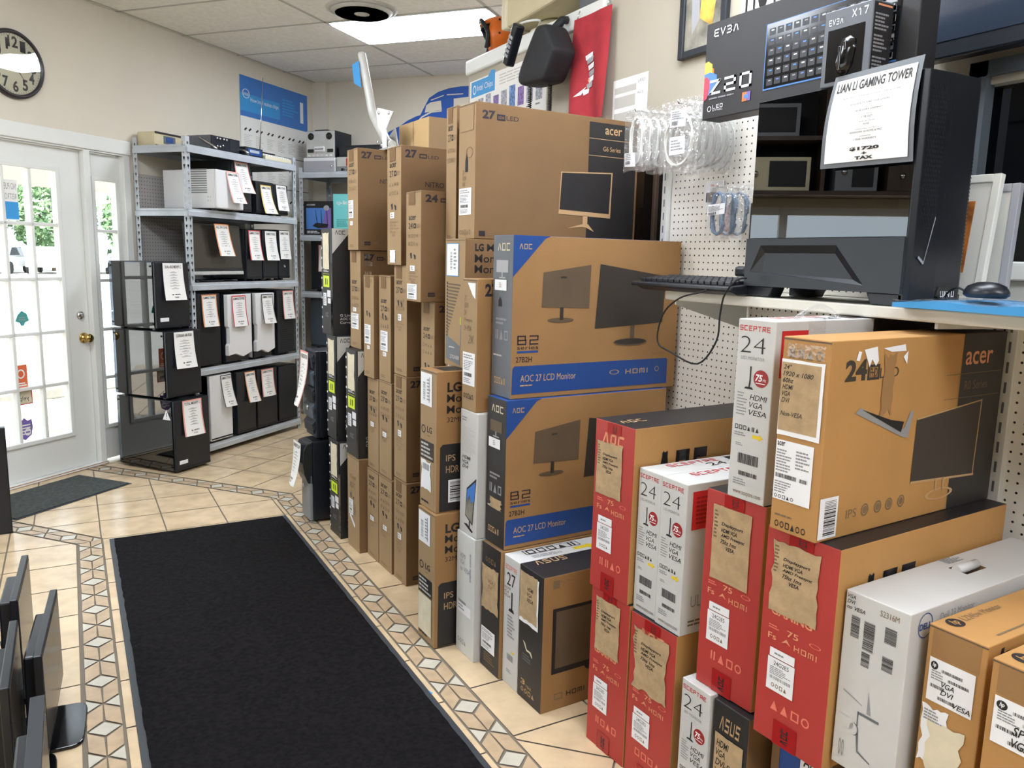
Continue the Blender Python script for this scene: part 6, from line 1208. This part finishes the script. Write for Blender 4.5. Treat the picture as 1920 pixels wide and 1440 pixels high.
for k in range(12): m.box((-.063, -.56+.022*k, .12), (-.058, -.545+.022*k, .16), 'shade_grey', .001)
m.build('side_vent', r)
m = MB(); m.lathe([(.13, 0), (.135, .012), (.10, .03), (.09, .055)], 'cream_plastic', 30, Matrix.Translation((.13, -.2, 0))); m.build('swivel_foot', r)
m = MB(); m.tube(smooth([(-.03, .0, .05), (-.06, -.10, .035), (-.07, -.22, .03), (-.03, -.30, .025), (.02, -.2, .02)], 4), .006, 'cable_white', 6); m.build('lead', r)
m = MB(); m.box((2.21, 2.92, 2.8), (2.215, 3.3, 3.0), 'shade_grey'); P = None; bmesh.ops.translate(m.bm, verts=m.bm.verts[:], vec=(.03, .12, -.128)); o = m.build('grey_board'); tag(o, 'grey board leaning on the partition top beside the tube monitor', 'board')
# red pennant
r = empty('red_flag', (2.172, 3.352, 2.62), R(-90), 'red hanging banner with a slanted white emblem, at the end of the partition rail', 'flag')
def fg(a, b, e=0): return Vector((.30*a, -.016*math.sin(2.6*math.pi*a+1.5*b)*(1.15-b)-.018*(1-b)-e, -.445*(1-b)-.04*a*(1-b)))
m = MB(); n = 16
for i in range(n):
    for j in range(n): m.face([fg(i/n, j/n), fg((i+1)/n, j/n), fg((i+1)/n, (j+1)/n), fg(i/n, (j+1)/n)], 'cloth_red', True)
m.weld().build('cloth', r)
m = MB(); P = Print(m, fg, .003, .0006)
for k, (a, b) in enumerate(((.36, .60), (.40, .56), (.44, .50), (.46, .44), (.46, .38), (.43, .32), (.36, .26))): P.poly([(a, b), (a+.20-.012*k, b+.03), (a+.19-.012*k, b-.02), (a+.02, b-.045)], 'label_white' if k % 2 == 0 else 'lens_grey', k % 3)
P.poly([(.18, .20), (.42, .30), (.34, .22)], 'label_white', 1); P.poly([(.45, .36), (.5, .38), (.49, .33)], 'gold_print', 4); m.build('emblem', r)
m = MB()
for x in (.03, .27): m.tube([(x, -.004, -.002), (x, .0, .02), (x, .008, .035)], .003, 'chrome', 6)
m.build('hanging_ring', r)
# bag phone hung from the rail
r = empty('bag_phone', (2.176, 3.40, 2.64), R(-90), 'black bag phone with handset and coiled cords, hung from the partition rail', 'bag phone')
m = MB(); m.tube([(-.03, .0, .0), (-.02, -.03, -.005), (-.03, -.07, -.05)], .02, 'cloth_black', 6); m.build('strap', r)
m = MB(); m.prism([(-.205, -.27), (-.175, -.21), (-.03, -.045), (.06, -.055), (.155, -.19), (.05, -.318), (-.17, -.305)], 1, -.185, -.04, 'cloth_black', .03, True); ph = m.build('pouch', r); md = ph.modifiers.new('round', 'SUBSURF'); md.levels = md.render_levels = 2
m = MB(); m.tube(smooth([(-.14, -.178, -.21), (-.02, -.177, -.12), (.05, -.176, -.13)], 5), .004, 'charcoal', 6); m.build('zip', r)
q = Matrix.Translation((-.185, -.20, -.112)) @ Matrix.Rotation(R(32), 4, 'Y')
m = MB(); m.box((-.028, -.03, -.10), (.022, .02, .10), 'black_plastic', .010, q); hset = m.build('handset', r)
m = MB()
for j in range(5):
    for i in range(3): m.box((-.022+.014*i, -.034, -.06+.022*j), (-.012+.014*i, -.029, -.046+.022*j), 'lens_grey', .001, q)
m.build('keypad', hset)
for x, z0, z1 in ((-.215, -.255, -.46), (-.02, -.31, -.46)):
    m = MB(); pts = [(x+.009*math.cos(k*1.25), -.09+.009*math.sin(k*1.25), z0+(z1-z0)*k/110) for k in range(111)]; m.tube(pts, .0028, 'black_matte', 5); m.build('coiled_cord', r)
poster('price_list', flat((2.199, 3.055, 1.95), (0, -.25, 0), (0, 0, .345), (-1, 0, 0)), 'white price list sheet on the wall right of the red banner', lambda P: (P.rect(.06, .82, .68, .90, 'pale_print'), P.rect(.06, .64, .66, .78, 'pale_print'), P.rect(.06, .1, .66, .58, 'pale_print'), P.text('LARD', .72, .90, .92, .94, 'grey_print'), P.text('PRICE', .72, .76, .88, .79, 'grey_print'), P.text('HOST', .72, .5, .9, .53, 'grey_print')), 'paper sheet')
r = empty('picture_frame', (2.198, 2.597, 2.292), R(-90), 'dark framed picture in greys and gold high on the wall, cut by the top edge', 'picture'); m = MB()
for a in [((0, -.025, 0), (.028, 0, .6)), ((.232, -.025, 0), (.26, 0, .6)), ((.028, -.025, 0), (.232, 0, .028)), ((.028, -.025, .572), (.232, 0, .6))]: m.box(*a, 'charcoal', .004)
m.build('frame', r); m = MB(); m.box((.028, -.014, .028), (.232, -.004, .572), 'art_grey'); P = Print(m, lambda a, b, e: Vector((.028+.204*a, -.014-e, .028+.544*b))); P.poly([(.4, .2), (.75, .12), (.9, .5), (.6, .75), (.45, .5)], 'art_gold', 0); P.poly([(.2, .1), (.4, .2), (.35, .5), (.15, .4)], 'lens_grey', 0); m.build('artwork', r)
poster('hot_sign', flat((2.199, 2.285, 2.372), (0, -.30, 0), (0, 0, .25), (-1, 0, 0)), 'white sign with black lettering peeking over the keyboard box', lambda P: (P.text('HOT', .08, .06, .62, .8, 'ink', 1, bold=.02), [P.poly([(.72+.07*k, .02), (.755+.07*k, .02), (.785+.07*k, .12), (.75+.07*k, .12)], 'ink' if k % 2 else 'yellow', 1) for k in range(4)]), 'sign')
# curved metal arm on the left top carton
r = empty('curved_arm', (1.43, 3.84, 2.005), 0, 'curved grey metal arm with bracket and blue tag, standing on the top left carton', 'metal arm')
m = MB(); m.tube(smooth([(0, -.02, .03), (0, .06, .060), (0, .15, .125), (0, .26, .212), (0, .33, .340), (0, .40, .475), (0, .44, .545)], 5), .022, 'aluminium', 16); m.build('tube', r)
m = MB(); m.prism([(-.12, .17), (.10, .22), (.12, .20), (.10, .13), (.04, .09), (.03, .005), (-.02, .005), (-.02, .10)], 0, -.034, -.028, 'white_plastic', .002); m.prism([(-.10, .0), (.12, .0), (.12, .01), (-.10, .01)], 0, -.05, .06, 'aluminium'); m.prism([(-.03, .01), (.13, .01), (.10, .09), (.02, .12)], 0, .028, .034, 'aluminium', .002); m.build('bracket', r)
for y, z in ((.07, .19), (-.07, .17), (.03, .03), (.09, .05)):
    m = MB(); m.lathe([(.008, 0), (.008, .006), (0, .007)], 'chrome', 10, Matrix.Translation((-.034, y, z)) @ Matrix.Rotation(R(-90), 4, 'Y')); m.build('bolt', r)
m = MB(); m.prism([(.36, .36), (.47, .40), (.50, .50), (.40, .50)], 0, -.034, -.030, 'blue_light'); m.build('tag', r)
# ------------------------------------------------------------------ floor things
r = empty('runner_mat', (.106, 1.25, .001), 0, 'long black runner mat with grey rubber border along the aisle', 'mat'); Wm, Lm = .907, 3.197
m = MB(); m.box((0, 0, 0), (Wm, Lm, .004), 'rubber', .0015); m.build('rubber_border', r)
m = MB(); rnd = random.Random(3); e = .022; N_ = 90
pl = [(e+rnd.uniform(-.002, .002), e+(Lm-2*e)*i/N_) for i in range(N_+1)]+[(Wm-e+rnd.uniform(-.002, .002), Lm-e-(Lm-2*e)*i/N_) for i in range(N_+1)]
m.prism(pl, 2, .004, .010, 'mat_pile'); m.build('pile', r)
r = empty('door_mat', DW(0, 0, .001), TH, 'small grey door mat in front of the entrance', 'mat'); p0 = Vector((.279, 5.501, 0))-A0; s_, t_ = p0.dot(DV), p0.dot(NV)
m = MB(); m.box((s_-.80, -t_, 0), (s_, -t_+.455, .003), 'rubber', .001); m.build('rubber_border', r); m = MB(); m.box((s_-.79, -t_+.012, .003), (s_-.012, -t_+.445, .009), 'mat_grey', .002); m.build('pile', r)
m = MB(); m.prism([(1.003, 2.325), (1.022, 2.340), (1.015, 2.362), (.996, 2.350)], 2, .0006, .0014, 'blue_light'); o = m.build('tape_scrap'); tag(o, 'small scrap of blue tape on the tiles at the mat edge', 'tape')
# ------------------------------------------------------------------ monitors standing on the floor, bottom left
def monitor(x, y, z, rz, w_, h, label, base=True, thick=.045, scr='screen', silver=False, bz=0.012, stand_off=.06):
    """local: x along the width, screen faces -y; z: bottom edge height"""
    r = empty('computer_monitor', (x, y, 0), rz, label, 'monitor', 'monitors on the floor at bottom left')
    m = MB(); m.box((0, 0, z), (w_, .022, z+h), 'black_plastic', .003); m.prism([(.06, z+.05), (w_-.06, z+.05), (w_-.09, z+h-.04), (.09, z+h-.04)], 1, .022, thick+.012, 'black_plastic', .006); hs = m.build('housing', r)
    m = MB(); m.box((bz, -.0012, z+bz*1.4), (w_-bz, .001, z+h-bz), scr); m.build('screen', hs)
    if silver:
        m = MB(); m.box((-.001, -.002, z+h-.004), (w_+.001, .03, z+h+.002), 'charcoal', .001); m.build('top_edge', hs)
    if base:
        m = MB(); m.prism([(w_*.5+.13*math.copysign(abs(math.cos(k*.2618))**.35, math.cos(k*.2618)), .01+.09*math.copysign(abs(math.sin(k*.2618))**.35, math.sin(k*.2618))) for k in range(24)], 2, 0, .012, 'black_gloss', .003); m.build('stand_base', r)
        m = MB(); m.tube([(w_*.5, .045, .01), (w_*.5, .06, z+h*.35)], .022, 'black_plastic', 12); m.build('stand_neck', r)
    return r
QM = R(-97)
RZ = R(90)
monitor(-.128, 2.43, .06, R(86)-0, .49, .31, 'black monitor facing the mat on a glossy foot, nearest the mosaic border')
monitor(-.200, 2.80, .06, R(88), .42, .34, 'black monitor turned to the aisle, behind the one with the glossy foot', thick=.05)
monitor(-.190, 2.20, .06, R(90), .42, .35, 'thick black monitor left of the one with the glossy foot', thick=.09)
monitor(-.112, 1.72, .06, R(90), .40, .35, 'dark monitor at the bottom edge with a small white sticker', silver=True)
monitor(-.44, 2.98, .06, R(88), .45, .38, 'black monitor cut by the left edge of the picture, in the low row')
monitor(-.40, 2.45, .06, R(90), .42, .36, 'black monitor at the left edge, behind the thick one')
r = empty('display_screen', (-.335, 4.77, 0), R(4), 'tall black display with a green picture at the left edge', 'display'); m = MB(); m.box((-.60, .0, .0), (0.0, .05, .57), 'black_plastic', .006); m.build('housing', r); m = MB(); m.box((-.58, -.002, .34), (-.042, .001, .545), 'green_screen'); m.build('screen', r)
# ------------------------------------------------------------------ wall shelf over the shop windows (outside the picture, mirrored in the tower's glass)
r = local('wall_shelf', 'dark wall shelf with radio sets above the shop windows', 'shelf', s=-4.6, t=.01, z=2.02)
m = MB(); m.box((0, -.36, 0), (3.2, 0, .03), 'wood_dark'); m.box((0, -.36, .40), (3.2, 0, .43), 'wood_dark'); m.box((0, -.02, .03), (3.2, 0, .85), 'black_matte')
for x in (0, 1.05, 2.1, 3.17): m.box((x, -.36, .03), (x+.03, -.02, .85), 'wood_dark')
m.build('shelf_carcass', r)
for i, (x, w_, z, h) in enumerate(((.12, .45, .031, .26), (.62, .34, .031, .3), (1.15, .5, .031, .22), (1.72, .3, .031, .28), (2.2, .5, .031, .25), (.2, .5, .431, .2), (1.2, .4, .431, .3), (2.3, .6, .431, .24))):
    t = empty('radio_set', DW(-4.6, .01, 2.02)+DV*x+NV*.33+Vector((0, 0, z)), TH, 'old radio set on the wall shelf outside the picture', 'radio', 'radio sets on the wall shelf'); m = MB(); m.box((0, 0, 0), (w_, .24, h), ('beige_plastic', 'black_plastic', 'wood_dark', 'grey_plastic')[i % 4], .006); m.build('cabinet', t); m = MB(); m.box((.03, -.004, .03), (w_*.6, .002, h-.03), 'ink'); m.lathe([(.02, 0), (.02, .02), (0, .022)], 'chrome', 14, Matrix.Translation((w_*.8, 0, h*.5)) @ Matrix.Rotation(R(90), 4, 'X')); m.build('dial', t)
